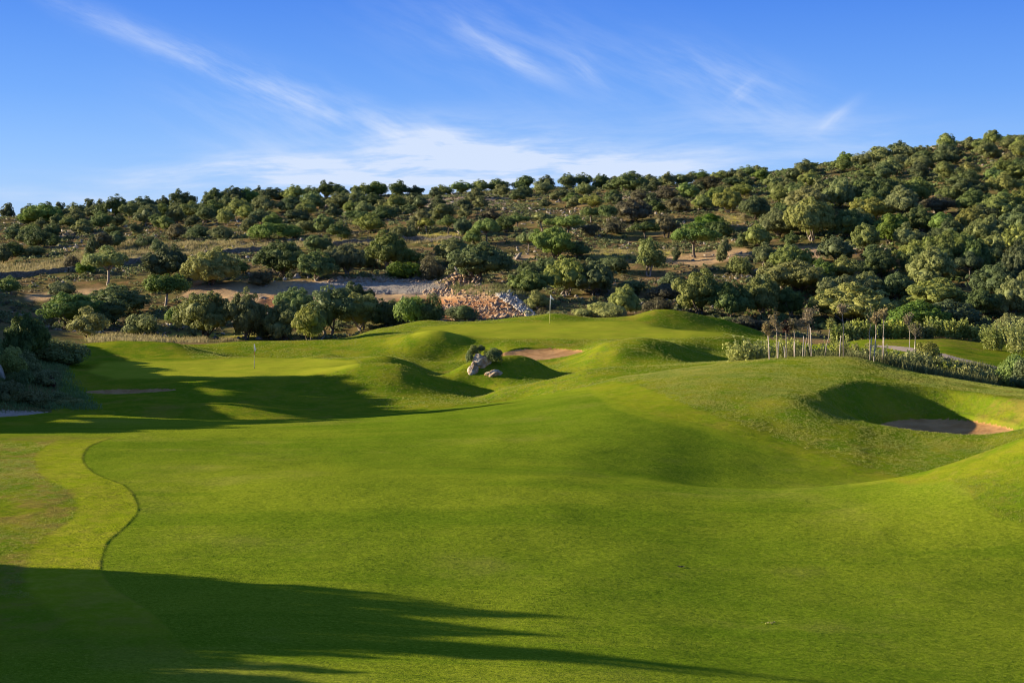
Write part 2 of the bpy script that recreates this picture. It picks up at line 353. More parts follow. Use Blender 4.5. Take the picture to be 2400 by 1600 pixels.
# ------------------------------------------------------------------ materials
class NT:
    def __init__(s, name, world=False):
        s.m = bpy.data.materials.new(name); s.m.use_nodes = True; s.t = s.m.node_tree; s.t.nodes.clear()
    def n(s, typ, **kw):
        nd = s.t.nodes.new(typ)
        for k, v in kw.items():
            if k.startswith('i_'):
                key = k[2:]; key = int(key) if key.isdigit() else key.replace('_', ' ')
                if hasattr(v, 'is_linked') or isinstance(v, bpy.types.NodeSocket): s.t.links.new(v, nd.inputs[key])
                else: nd.inputs[key].default_value = v
            else: setattr(nd, k, v)
        return nd
    def math(s, op, a, b=None, c=None, clamp=False):
        nd = s.t.nodes.new('ShaderNodeMath'); nd.operation = op; nd.use_clamp = clamp
        for i, v in enumerate((a, b, c)):
            if v is None: continue
            if isinstance(v, bpy.types.NodeSocket): s.t.links.new(v, nd.inputs[i])
            else: nd.inputs[i].default_value = v
        return nd.outputs[0]
    def mix(s, f, a, b, blend='MIX'):
        nd = s.t.nodes.new('ShaderNodeMix'); nd.data_type = 'RGBA'; nd.blend_type = blend
        for i, v in ((0, f), (6, a), (7, b)):
            if isinstance(v, bpy.types.NodeSocket): s.t.links.new(v, nd.inputs[i])
            else:
                nd.inputs[i].default_value = v if i == 0 else (v[0], v[1], v[2], 1)
        return nd.outputs[2]
    def noise(s, vec, scale, detail=2, rough=0.5, color=False):
        nd = s.t.nodes.new('ShaderNodeTexNoise'); nd.inputs['Scale'].default_value = scale
        nd.inputs['Detail'].default_value = detail; nd.inputs['Roughness'].default_value = rough
        s.t.links.new(vec, nd.inputs['Vector'])
        return nd.outputs['Color' if color else 'Fac']
    def ramp(s, v, lo, hi):
        nd = s.t.nodes.new('ShaderNodeMapRange'); nd.interpolation_type = 'SMOOTHSTEP'
        s.t.links.new(v, nd.inputs[0]); nd.inputs[1].default_value = lo; nd.inputs[2].default_value = hi
        return nd.outputs[0]
    def rough_normal(s, pos, parts, strength):
        """blade-like scatter of the surface direction"""
        acc = None
        for sc, w in parts:
            c = s.noise(pos, sc, 2, 0.6, True)
            v = s.n('ShaderNodeVectorMath', operation='SUBTRACT', i_0=c, i_1=(0.5, 0.5, 0.5)).outputs[0]
            v = s.n('ShaderNodeVectorMath', operation='SCALE', i_0=v, i_Scale=w).outputs[0]
            acc = v if acc is None else s.n('ShaderNodeVectorMath', operation='ADD', i_0=acc, i_1=v).outputs[0]
        if isinstance(strength, bpy.types.NodeSocket) or strength != 1:
            acc = s.n('ShaderNodeVectorMath', operation='SCALE', i_0=acc, i_Scale=strength).outputs[0]
        g = s.n('ShaderNodeNewGeometry').outputs['Normal']
        a = s.n('ShaderNodeVectorMath', operation='ADD', i_0=g, i_1=acc).outputs[0]
        return s.n('ShaderNodeVectorMath', operation='NORMALIZE', i_0=a).outputs[0]
    def out(s, sh):
        o = s.t.nodes.new('ShaderNodeOutputMaterial'); s.t.links.new(sh, o.inputs[0]); return s.m

def lin(r, g, b):
    f = lambda c: (c / 255 / 12.92) if c / 255 <= 0.04045 else ((c / 255 + 0.055) / 1.055) ** 2.4
    return (f(r), f(g), f(b))

def ground_material():
    n = NT('turf_and_scrub')
    pos = n.n('ShaderNodeNewGeometry').outputs['Position']
    def sep(name):
        a = n.n('ShaderNodeAttribute', attribute_name=name)
        s = n.n('ShaderNodeSeparateColor', i_0=a.outputs['Color'])
        return s.outputs[0], s.outputs[1], s.outputs[2], a.outputs['Alpha']
    fair, green, first, leftr = sep('cover_a'); wild, yel, dirt, grav = sep('cover_b'); red, rank, rock, _ = sep('cover_c')
    big = n.noise(pos, 0.09, 3, 0.55); mid = n.noise(pos, 0.55, 4, 0.6); sm = n.noise(pos, 3.5, 4, 0.65); fine = n.noise(pos, 48, 2, 0.7)
    st = n.n('ShaderNodeMapping', i_Vector=pos, i_Scale=(0.35, 2.2, 1.0)).outputs[0]
    streak = n.noise(st, 0.8, 4, 0.6)
    # fairway
    cf = n.mix(n.ramp(big, 0.38, 0.62), (0.112, 0.178, 0.009), (0.195, 0.242, 0.014))
    cf = n.mix(n.math('MULTIPLY', n.ramp(mid, 0.35, 0.8), 0.25), cf, (0.290, 0.305, 0.024))
    cf = n.mix(n.math('MULTIPLY', n.ramp(streak, 0.3, 0.8), 0.22), cf, (0.110, 0.185, 0.005))
    cf = n.mix(n.math('MULTIPLY', n.ramp(sm, 0.35, 0.7), 0.16), cf, (0.100, 0.155, 0.004))
    cf = n.mix(n.math('MULTIPLY', n.ramp(fine, 0.5, 0.72), 0.45), cf, (0.36, 0.38, 0.06))
    cf = n.mix(n.math('MULTIPLY', n.ramp(fine, 0.5, 0.28), 0.45), cf, (0.07, 0.11, 0.006))
    cf = n.mix(n.math('MULTIPLY', n.ramp(n.noise(pos, 0.16, 5, 0.7), 0.52, 0.70), 0.40), cf, (0.270, 0.245, 0.050))
    cf = n.mix(n.math('MULTIPLY', n.ramp(n.noise(st, 0.22, 5, 0.65), 0.50, 0.36), 0.55), cf, (0.095, 0.165, 0.008))
    sp_ = n.noise(pos, 13, 3, 0.8)
    cf = n.mix(n.math('MULTIPLY', n.ramp(sp_, 0.50, 0.36), 0.55), cf, (0.070, 0.115, 0.006))
    cf = n.mix(n.math('MULTIPLY', n.ramp(sp_, 0.54, 0.68), 0.45), cf, (0.32, 0.33, 0.035))
    # rough
    cr = n.mix(n.ramp(mid, 0.35, 0.65), (0.115, 0.185, 0.009), (0.205, 0.225, 0.014))
    cr = n.mix(n.math('MULTIPLY', n.ramp(n.noise(pos, 0.22, 5, 0.7), 0.52, 0.72), 0.65), cr, (0.290, 0.205, 0.040))
    cr = n.mix(n.math('MULTIPLY', n.ramp(sm, 0.5, 0.72), 0.6), cr, (0.28, 0.25, 0.04))
    cr = n.mix(n.math('MULTIPLY', n.ramp(fine, 0.45, 0.7), 0.45), cr, (0.055, 0.09, 0.008))
    cfirst = n.mix(n.ramp(sm, 0.35, 0.7), (0.22, 0.27, 0.010), (0.30, 0.31, 0.025))
    cg = n.mix(n.ramp(mid, 0.3, 0.7), (0.235, 0.275, 0.020), (0.285, 0.295, 0.026))
    col = n.mix(fair, cr, cf)
    # the rank left strip is browner
    col = n.mix(n.math('MULTIPLY', leftr, n.ramp(n.noise(pos, 0.7, 5, 0.7), 0.44, 0.6)), col, (0.215, 0.175, 0.035))
    col = n.mix(n.math('MULTIPLY', first, n.math('ADD', 0.38, n.math('MULTIPLY', leftr, 0.38))), col, cfirst)
    col = n.mix(green, col, cg)
    col = n.mix(n.math('MULTIPLY', rank, 0.7), col, (0.16, 0.17, 0.03))
    # wild hillside
    h1 = n.noise(pos, 0.12, 5, 0.65); h2 = n.noise(pos, 0.9, 5, 0.7); h3 = n.noise(pos, 5.0, 4, 0.7)
    ch = n.mix(n.ramp(h1, 0.40, 0.62), (0.130, 0.112, 0.042), (0.250, 0.155, 0.078))
    ch = n.mix(n.math('MULTIPLY', n.ramp(h2, 0.45, 0.62), 0.75), ch, (0.105, 0.115, 0.034))
    ch = n.mix(n.math('MULTIPLY', n.ramp(h3, 0.52, 0.7), 0.55), ch, (0.30, 0.245, 0.11))
    ch = n.mix(n.math('MULTIPLY', n.ramp(n.noise(pos, 2.2, 3, 0.8), 0.66, 0.72), 0.6), ch, (0.36, 0.32, 0.27))
    cy = n.mix(n.ramp(h3, 0.35, 0.65), (0.50, 0.41, 0.09), (0.32, 0.31, 0.06))
    ch = n.mix(n.math('MULTIPLY', yel, 0.95), ch, cy)
    cd = n.mix(n.ramp(h3, 0.3, 0.7), (0.42, 0.26, 0.13), (0.52, 0.37, 0.22))
    ch = n.mix(n.math('MULTIPLY', dirt, n.ramp(h2, 0.1, 0.3)), ch, cd)
    cr2 = n.mix(n.ramp(h3, 0.35, 0.7), (0.36, 0.14, 0.055), (0.45, 0.25, 0.13))
    ch = n.mix(n.math('MULTIPLY', red, 0.95), ch, cr2)
    cgv = n.mix(n.ramp(n.noise(pos, 6, 4, 0.8), 0.40, 0.62), (0.34, 0.285, 0.225), (0.52, 0.46, 0.39))
    ch = n.mix(grav, ch, cgv)
    ch = n.mix(n.math('MULTIPLY', rock, n.ramp(h3, 0.42, 0.6)), ch, (0.40, 0.32, 0.26))
    col = n.mix(wild, col, ch)
    # blades: closely mown turf scatters less than rough
    rs = n.math('SUBTRACT', 1.0, n.math('MULTIPLY', green, 0.55))
    rs = n.math('MULTIPLY', rs, n.math('SUBTRACT', 1.0, n.math('MULTIPLY', fair, 0.32)))
    rs = n.math('MULTIPLY', rs, n.math('ADD', 1.0, n.math('MULTIPLY', wild, 0.7)))
    nm = n.rough_normal(pos, [(95, 2.4), (26, 1.3), (7, 0.45), (2.4, 0.15)], rs)
    b = n.n('ShaderNodeBsdfPrincipled', i_Base_Color=col, i_Roughness=0.85, i_Normal=nm)
    b.inputs['Specular IOR Level'].default_value = 0.0
    return n.out(b.outputs[0])

def sand_material(name, c1, c2):
    n = NT(name); pos = n.n('ShaderNodeNewGeometry').outputs['Position']
    a = n.noise(pos, 1.3, 4, 0.6); f = n.noise(pos, 14, 3, 0.7)
    col = n.mix(n.ramp(a, 0.35, 0.65), c1, c2)
    col = n.mix(n.math('MULTIPLY', n.ramp(f, 0.5, 0.75), 0.4), col, tuple(0.6 * c for c in c1))
    nm = n.rough_normal(pos, [(12, 0.7), (3, 0.4)], 1)
    b = n.n('ShaderNodeBsdfPrincipled', i_Base_Color=col, i_Roughness=0.95, i_Normal=nm); b.inputs['Specular IOR Level'].default_value = 0.1
    return n.out(b.outputs[0])

def foliage(name, c_dark, c_light, var=0.25, trans=0.34, scale=1.2, tint=None):
    n = NT(name)
    pos = n.n('ShaderNodeNewGeometry').outputs['Position']
    oi = n.n('ShaderNodeObjectInfo').outputs['Random']
    a = n.noise(pos, scale, 3, 0.6); f = n.noise(pos, scale * 9, 2, 0.7)
    col = n.mix(n.ramp(a, 0.33, 0.67), c_dark, c_light)
    col = n.mix(n.math('MULTIPLY', n.ramp(f, 0.45, 0.7), 0.45), col, tint or tuple(min(1, 1.5 * c) for c in c_light))
    hs = n.n('ShaderNodeHueSaturation', i_Color=col, i_Fac=1.0)
    n.t.links.new(n.math('ADD', n.math('MULTIPLY', oi, 0.022), 0.487), hs.inputs['Hue'])
    n.t.links.new(n.math('ADD', n.math('MULTIPLY', n.math('FRACT', n.math('MULTIPLY', oi, 7.31)), 0.25), 0.72), hs.inputs['Saturation'])
    n.t.links.new(n.math('ADD', n.math('MULTIPLY', n.math('FRACT', n.math('MULTIPLY', oi, 3.77)), 2 * var), 1 - var), hs.inputs['Value'])
    d = n.n('ShaderNodeBsdfPrincipled', i_Base_Color=hs.outputs[0], i_Roughness=0.62); d.inputs['Specular IOR Level'].default_value = 0.25
    t = n.n('ShaderNodeBsdfTranslucent', i_Color=hs.outputs[0])
    mx = n.n('ShaderNodeMixShader', i_0=trans); n.t.links.new(d.outputs[0], mx.inputs[1]); n.t.links.new(t.outputs[0], mx.inputs[2])
    return n.out(mx.outputs[0])

def plain(name, c1, c2, scale=4, rough=0.8, spec=0.2, bump=0.0, bscale=8):
    n = NT(name); pos = n.n('ShaderNodeNewGeometry').outputs['Position']
    col = n.mix(n.ramp(n.noise(pos, scale, 4, 0.65), 0.35, 0.65), c1, c2)
    b = n.n('ShaderNodeBsdfPrincipled', i_Base_Color=col, i_Roughness=rough); b.inputs['Specular IOR Level'].default_value = spec
    if bump:
        bn = n.n('ShaderNodeBump', i_Height=n.noise(pos, bscale, 5, 0.7), i_Strength=bump, i_Distance=0.15)
        n.t.links.new(bn.outputs[0], b.inputs['Normal'])
    return n.out(b.outputs[0])

M = {}
M['ground'] = ground_material()
M['sand'] = sand_material('bunker_sand', (0.33, 0.175, 0.068), (0.44, 0.250, 0.110))
M['sandpale'] = sand_material('pale_bunker_sand', (0.52, 0.36, 0.22), (0.60, 0.45, 0.30))
M['asphalt'] = plain('path_concrete', (0.32, 0.24, 0.18), (0.40, 0.31, 0.25), 3, 0.9)
M['olive'] = foliage('olive_foliage', (0.135, 0.176, 0.032), (0.248, 0.281, 0.059))
M['green'] = foliage('green_foliage', (0.093, 0.161, 0.025), (0.185, 0.259, 0.040))
M['dark'] = foliage('dark_foliage', (0.066, 0.106, 0.025), (0.139, 0.190, 0.044))
M['yellow'] = foliage('yellowish_foliage', (0.170, 0.188, 0.027), (0.294, 0.296, 0.052))
M['vivid'] = foliage('vivid_foliage', (0.058, 0.119, 0.008), (0.150, 0.231, 0.016))
M['brown'] = foliage('dry_foliage', (0.098, 0.087, 0.036), (0.161, 0.145, 0.060))
M['pale'] = foliage('pale_foliage', (0.233, 0.269, 0.058), (0.371, 0.379, 0.086), scale=2.5)
M['rust'] = foliage('rusty_young_foliage', (0.250, 0.165, 0.065), (0.320, 0.270, 0.095), scale=5)
M['redleaf'] = foliage('dark_red_foliage', (0.06, 0.012, 0.010), (0.10, 0.025, 0.02))
M['drygrass'] = foliage('dry_grass_blades', (0.264, 0.228, 0.055), (0.444, 0.360, 0.100), trans=0.35, scale=0.8)
M['tallgrass'] = foliage('green_grass_blades', (0.132, 0.180, 0.018), (0.240, 0.264, 0.035), trans=0.35, scale=0.8)
M['roughblade'] = foliage('rough_grass_blades', (0.168, 0.230, 0.010), (0.291, 0.289, 0.018), trans=0.35, scale=0.6)
M['reed'] = foliage('reedy_foliage', (0.184, 0.235, 0.029), (0.326, 0.347, 0.052), trans=0.3, scale=1.5)
M['lushreed'] = foliage('lush_reedy_foliage', (0.230, 0.275, 0.032), (0.368, 0.374, 0.060), trans=0.35, scale=1.5)
M['scrubgreen'] = foliage('scrub_green', (0.098, 0.123, 0.026), (0.176, 0.198, 0.043), scale=0.35)
M['scrubbrown'] = foliage('scrub_brown', (0.128, 0.102, 0.041), (0.188, 0.158, 0.062), scale=0.35)
M['bark'] = plain('bark', (0.10, 0.075, 0.055), (0.17, 0.14, 0.11), 3, 0.9)
M['palebark'] = plain('pale_bark', (0.24, 0.195, 0.16), (0.34, 0.285, 0.24), 5, 0.85)
M['stake'] = plain('weathered_stake', (0.36, 0.31, 0.27), (0.48, 0.42, 0.37), 7, 0.8)
M['stone'] = plain('limestone', (0.20, 0.165, 0.13), (0.38, 0.335, 0.285), 1.5, 0.9, 0.15, 0.5, 3)
M['rubble'] = plain('rubble_stone', (0.29, 0.175, 0.10), (0.38, 0.28, 0.20), 0.9, 0.95, 0.1)
M['gravelstone'] = plain('gravel_stone', (0.22, 0.19, 0.165), (0.38, 0.34, 0.30), 2, 0.95, 0.1)
M['whitestone'] = plain('pale_rubble_stone', (0.30, 0.27, 0.24), (0.50, 0.46, 0.42), 1.2, 0.9, 0.1)
M['wall'] = plain('dry_stone_wall', (0.10, 0.085, 0.065), (0.25, 0.22, 0.18), 5, 0.95, 0.1, 0.8, 6)
M['white'] = plain('white_paint', (0.80, 0.80, 0.78), (0.74, 0.74, 0.72), 3, 0.5, 0.4)
M['red'] = plain('faded_red_paint', (0.42, 0.12, 0.06), (0.35, 0.10, 0.05), 3, 0.5, 0.4)
M['yellowpaint'] = plain('yellow_paint', (0.66, 0.60, 0.20), (0.58, 0.52, 0.16), 3, 0.5, 0.4)
M['cloth'] = foliage('flag_cloth', (0.72, 0.72, 0.70), (0.80, 0.80, 0.78), var=0.0, trans=0.35, tint=(0.8, 0.8, 0.8))
M['black'] = plain('dark_hole', (0.02, 0.02, 0.02), (0.03, 0.03, 0.03), 3, 0.8)
M['flower'] = plain('yellow_flowers', (0.50, 0.42, 0.03), (0.40, 0.36, 0.04), 6, 0.8)

tag(sheet('rough_ground', 0, M['ground']), 'uneven rough grass on the mounds and hollows around the greens')
tag(sheet('fairway', 10, M['ground']), 'wide bright mown fairway filling the foreground')
tag(sheet('hill', 1, M['ground']), 'stony brown hillside carrying the trees behind the course')
tag(sheet('putting_green', 2, M['ground']), 'smooth left putting green with the lower flag')
tag(sheet('putting_green', 3, M['ground']), 'smooth upper putting green in front of the rubble heap')
tag(sheet('sand_bunker', 4, M['sand']), 'deep sand bunker half shaded in the right-hand hill')
tag(sheet('sand_bunker', 5, M['sand']), 'reddish sand bunker behind the boulder knoll')
tag(sheet('sand_bunker', 6, M['sand']), 'thin shaded sand bunker below the left green')
tag(sheet('sand_bunker', 7, M['sandpale']), 'pale sliver of sand bunker right of the upper green')
tag(sheet('cart_path', 8, M['asphalt']), 'grey cart path winding behind the right-hand bushes')
tag(sheet('cart_path', 9, M['asphalt']), 'grey path end at the left edge of the fairway')

# ------------------------------------------------------------------ vegetation builders
def unit(v): return v / (np.linalg.norm(v, axis=-1, keepdims=True) + 1e-9)

def leaf_quads(C, N, size, aspect=1.0, tilt=0.6, r=None):
    """diamond leaves at C facing roughly N"""
    r = r or rng
    n = len(C)
    N = unit(N + tilt * r.normal(size=(n, 3)))
    A = unit(np.cross(N, r.normal(size=(n, 3)))); B = np.cross(N, A)
    s = np.asarray(size).reshape(-1, 1) * np.ones((n, 1))
    sa = s * (0.7 + 0.6 * r.random((n, 1))); sb = s * aspect * (0.7 + 0.6 * r.random((n, 1)))
    bend = N * s * 0.25
    V4 = np.stack([C - A * sa, C - B * sb + bend, C + A * sa, C + B * sb + bend], 1).reshape(-1, 3)
    return V4, np.arange(4 * n).reshape(-1, 4)

def icos(sub=1):
    t = (1 + 5 ** 0.5) / 2
    v = [(-1, t, 0), (1, t, 0), (-1, -t, 0), (1, -t, 0), (0, -1, t), (0, 1, t), (0, -1, -t), (0, 1, -t), (t, 0, -1), (t, 0, 1), (-t, 0, -1), (-t, 0, 1)]
    f = [(0, 11, 5), (0, 5, 1), (0, 1, 7), (0, 7, 10), (0, 10, 11), (1, 5, 9), (5, 11, 4), (11, 10, 2), (10, 7, 6), (7, 1, 8), (3, 9, 4), (3, 4, 2), (3, 2, 6), (3, 6, 8), (3, 8, 9), (4, 9, 5), (2, 4, 11), (6, 2, 10), (8, 6, 7), (9, 8, 1)]
    v = [np.array(p) / np.linalg.norm(p) for p in v]
    for _ in range(sub):
        c = {}; nf = []
        def mid(a, b):
            k = (min(a, b), max(a, b))
            if k not in c:
                m = v[a] + v[b]; v.append(m / np.linalg.norm(m)); c[k] = len(v) - 1
            return c[k]
        for a, b, d in f:
            ab, bd, da = mid(a, b), mid(b, d), mid(d, a)
            nf += [(a, ab, da), (b, bd, ab), (d, da, bd), (ab, bd, da)]
        f = nf
    return np.array(v), np.array(f)
ICO0, ICO1, ICO2, ICO3 = icos(0), icos(1), icos(2), icos(3)

class MB:
    def __init__(s): s.v = []; s.f = []; s.n = 0
    def add(s, V, Fc):
        V = np.asarray(V, float); s.v.append(V)
        s.f += (np.asarray(Fc) + s.n).tolist(); s.n += len(V)
    def tube(s, pts, rad, k=6, cap=True):
        pts = np.asarray(pts, float); rad = np.asarray(rad, float)
        V = []; 
        for i, p in enumerate(pts):
            d = pts[min(i + 1, len(pts) - 1)] - pts[max(i - 1, 0)]; d = d / (np.linalg.norm(d) + 1e-9)
            a = np.cross(d, (0.3, 1, 0.2)); a /= np.linalg.norm(a); b = np.cross(d, a)
            for q in range(k):
                t = 2 * math.pi * q / k; V.append(p + rad[i] * (math.cos(t) * a + math.sin(t) * b))
        Fc = []
        for i in range(len(pts) - 1):
            for q in range(k):
                Fc.append((i * k + q, i * k + (q + 1) % k, (i + 1) * k + (q + 1) % k, (i + 1) * k + q))
        V = np.array(V)
        s.v.append(V); s.f += [[x + s.n for x in f] for f in Fc]
        if cap:
            s.f.append([s.n + (len(pts) - 1) * k + q for q in range(k)]); s.f.append([s.n + q for q in reversed(range(k))])
        s.n += len(V)
    def build(s, name, mat=None, parent=None, smooth=True):
        return mesh_obj(name, np.concatenate(s.v), s.f, mat, parent, smooth)

def crown_data(seed, Wd, H, z0, leaf=0.13, flat=0.8, nsub=4, dens=1.0, spread=0.55):
    """crown of clumps: lobes on a few boughs, each a cushion of leaves; returns verts, quads, bough centres"""
    r = np.random.default_rng(seed)
    R = Wd / 2; ch = H - z0
    subs = [(np.array([0, 0, z0 + ch * 0.52]), np.array([R * 0.58, R * 0.58, ch * 0.49]))]
    for k in range(nsub):
        a = 2 * math.pi * (k + r.random() * 0.7) / nsub
        rr = R * r.uniform(0.44, 0.66)
        sz = R * r.uniform(0.30, 0.50)
        zc = z0 + ch * r.uniform(0.28, 0.66)
        subs.append((np.array([rr * math.cos(a), rr * math.sin(a), zc]), np.array([sz, sz, min(sz * flat, ch * 0.42)])))
    Cs, Ns, Ss = [], [], []
    lob = []
    for (c, rad) in subs:
        area = 4 * math.pi * ((rad[0] * rad[1] + 2 * rad[0] * rad[2]) / 3)
        nl = int(area * 1.15 / (0.48 ** 2 * 3.1) * 0.5) + 6
        d = unit(r.normal(size=(nl * 2, 3))); d = d[d[:, 2] > -0.62][:nl]
        p = c + d * rad * r.uniform(0.80, 1.06, (len(d), 1))
        keep = np.ones(len(p), bool)
        for (c2, r2) in subs:
            if c2 is c: continue
            keep &= (((p - c2) / r2) ** 2).sum(1) > 0.55
        for q, dd in zip(p[keep], d[keep]): lob.append((q, dd, r.uniform(0.30, 0.66)))
    cen = np.array([0, 0, z0 + ch * 0.4])
    for (q, dd, lr) in lob:
        n = int(46 * dens * (lr / 0.4) ** 2)
        e = unit(r.normal(size=(n, 3)) + 0.55 * dd + np.array([0, 0, 0.35]))
        rr = r.uniform(0.72, 1.1, (n, 1))
        Cs.append(q + e * lr * rr * np.array([1, 1, 0.8])); Ns.append(e + 0.15 * dd); Ss.append(np.full(n, leaf) * r.uniform(0.6, 1.25, n))
    C = np.concatenate(Cs); N = np.concatenate(Ns); S = np.concatenate(Ss)
    V4, Q4 = leaf_quads(C, N, S, 0.75, 0.30, r)
    vs = [V4]; fs = [Q4.tolist()]; n = len(V4)
    for (c, rad) in subs:      # leafy interior: shaded inner clumps
        iv, fc = ICO2
        w = 1 + 0.13 * np.sin(iv[:, 0:1] * 7 + seed) * np.cos(iv[:, 1:2] * 6) + 0.08 * r.normal(size=(len(iv), 1))
        vs.append(c + iv * rad * 0.74 * w); fs.append((fc + n).tolist()); n += len(iv)
    return np.concatenate(vs), sum(fs, []), subs

def make_crown_mesh(name, *a, **k):
    v, f, subs = crown_data(*a, **k)
    me = bpy.data.meshes.new(name); me.from_pydata([tuple(p) for p in v], [], f); me.update()
    sm = np.zeros(len(me.polygons), bool); sm[-len(subs) * len(ICO2[1]):] = True
    me.polygons.foreach_set('use_smooth', sm)
    me.materials.append(M['olive'])
    return me, subs

def make_trunk_mesh(name, subs, seed, H, z0, r0=0.16, multi=1, lean=0.0):
    r = np.random.default_rng(seed + 99)
    b = MB()
    for m in range(multi):
        a = 2 * math.pi * m / max(multi, 1) + r.random()
        off = 0.0 if multi == 1 else 0.18
        base = np.array([off * math.cos(a), off * math.sin(a), -0.35])
        fork = np.array([off * 2.2 * math.cos(a) + lean * r.normal() * 0.3, off * 2.2 * math.sin(a), z0 * 0.85 + 0.25])
        mid = (base + fork) / 2 + np.array([r.normal() * 0.08, r.normal() * 0.08, 0])
        b.tube([base, base + (0, 0, 0.4), mid, fork], [r0 * 1.35, r0, r0 * 0.85, r0 * 0.72], 7)
        ch = [s for i, s in enumerate(subs) if i % multi == m] if multi > 1 else subs
        for (c, rad) in ch:
            e = c * np.array([0.9, 0.9, 1.0]); mm = (fork + e) / 2 + r.normal(size=3) * 0.12
            b.tube([fork - (0, 0, 0.12), mm, e], [r0 * 0.6, r0 * 0.42, r0 * 0.15], 5)
    me = bpy.data.meshes.new(name); me.from_pydata([tuple(p) for p in np.concatenate(b.v)], [], b.f); me.update()
    me.polygons.foreach_set('use_smooth', np.ones(len(me.polygons), bool)); me.materials.append(M['bark'])
    return me

# library of tree forms: (width, height, crown base)
FORMS = {}
def form(key, n, Wd, H, z0, **k):
    tr = {q: k.pop(q) for q in ('r0', 'multi', 'lean') if q in k}
    FORMS[key] = []
    for i in range(n):
        sd = sum(map(ord, key)) * 13 + i * 7
        cm, subs = make_crown_mesh('crown_' + key, sd, Wd, H, z0, **k)
        tm = make_trunk_mesh('trunk_' + key, subs, sd, H, z0, **tr)
        FORMS[key].append((cm, tm, Wd, H))
form('bush', 5, 2.6, 1.7, 0.0, leaf=0.085, nsub=4, dens=1.1)
form('round', 7, 4.4, 3.4, 0.12, leaf=0.10, nsub=5, r0=0.12, multi=2)
form('large', 6, 6.6, 4.8, 0.25, leaf=0.12, nsub=7, r0=0.16, multi=3)
form('umbrella', 5, 4.6, 3.6, 1.7, leaf=0.10, nsub=5, flat=0.55, r0=0.15, lean=1.0)
form('tall', 4, 3.4, 5.0, 0.6, leaf=0.10, nsub=5, flat=1.3, r0=0.14, multi=2)

TREES = []
def plant(kind_name, formkey, mat, loc, w, h, var=None, rot=None, trunk=True, cat='tree', group=None, barkmat='bark'):
    """one tree or bush: Empty > crown, trunk"""
    var = random.randrange(len(FORMS[formkey])) if var is None else var % len(FORMS[formkey])
    cm, tm, W0, H0 = FORMS[formkey][var]
    e = empty(kind_name, loc)
    e.rotation_euler = (0, 0, random.uniform(0, 6.28) if rot is None else rot)
    e.scale = (w / W0, w / W0, h / H0)
    c = bpy.data.objects.new('crown' if cat == 'tree' else 'foliage', cm); COL.objects.link(c); c.parent = e
    c.material_slots[0].link = 'OBJECT'; c.material_slots[0].material = M[mat]
    if trunk:
        t = bpy.data.objects.new('trunk', tm); COL.objects.link(t); t.parent = e
        t.material_slots[0].link = 'OBJECT'; t.material_slots[0].material = M[barkmat]
    e['category'] = cat
    if group: e['group'] = group
    return e

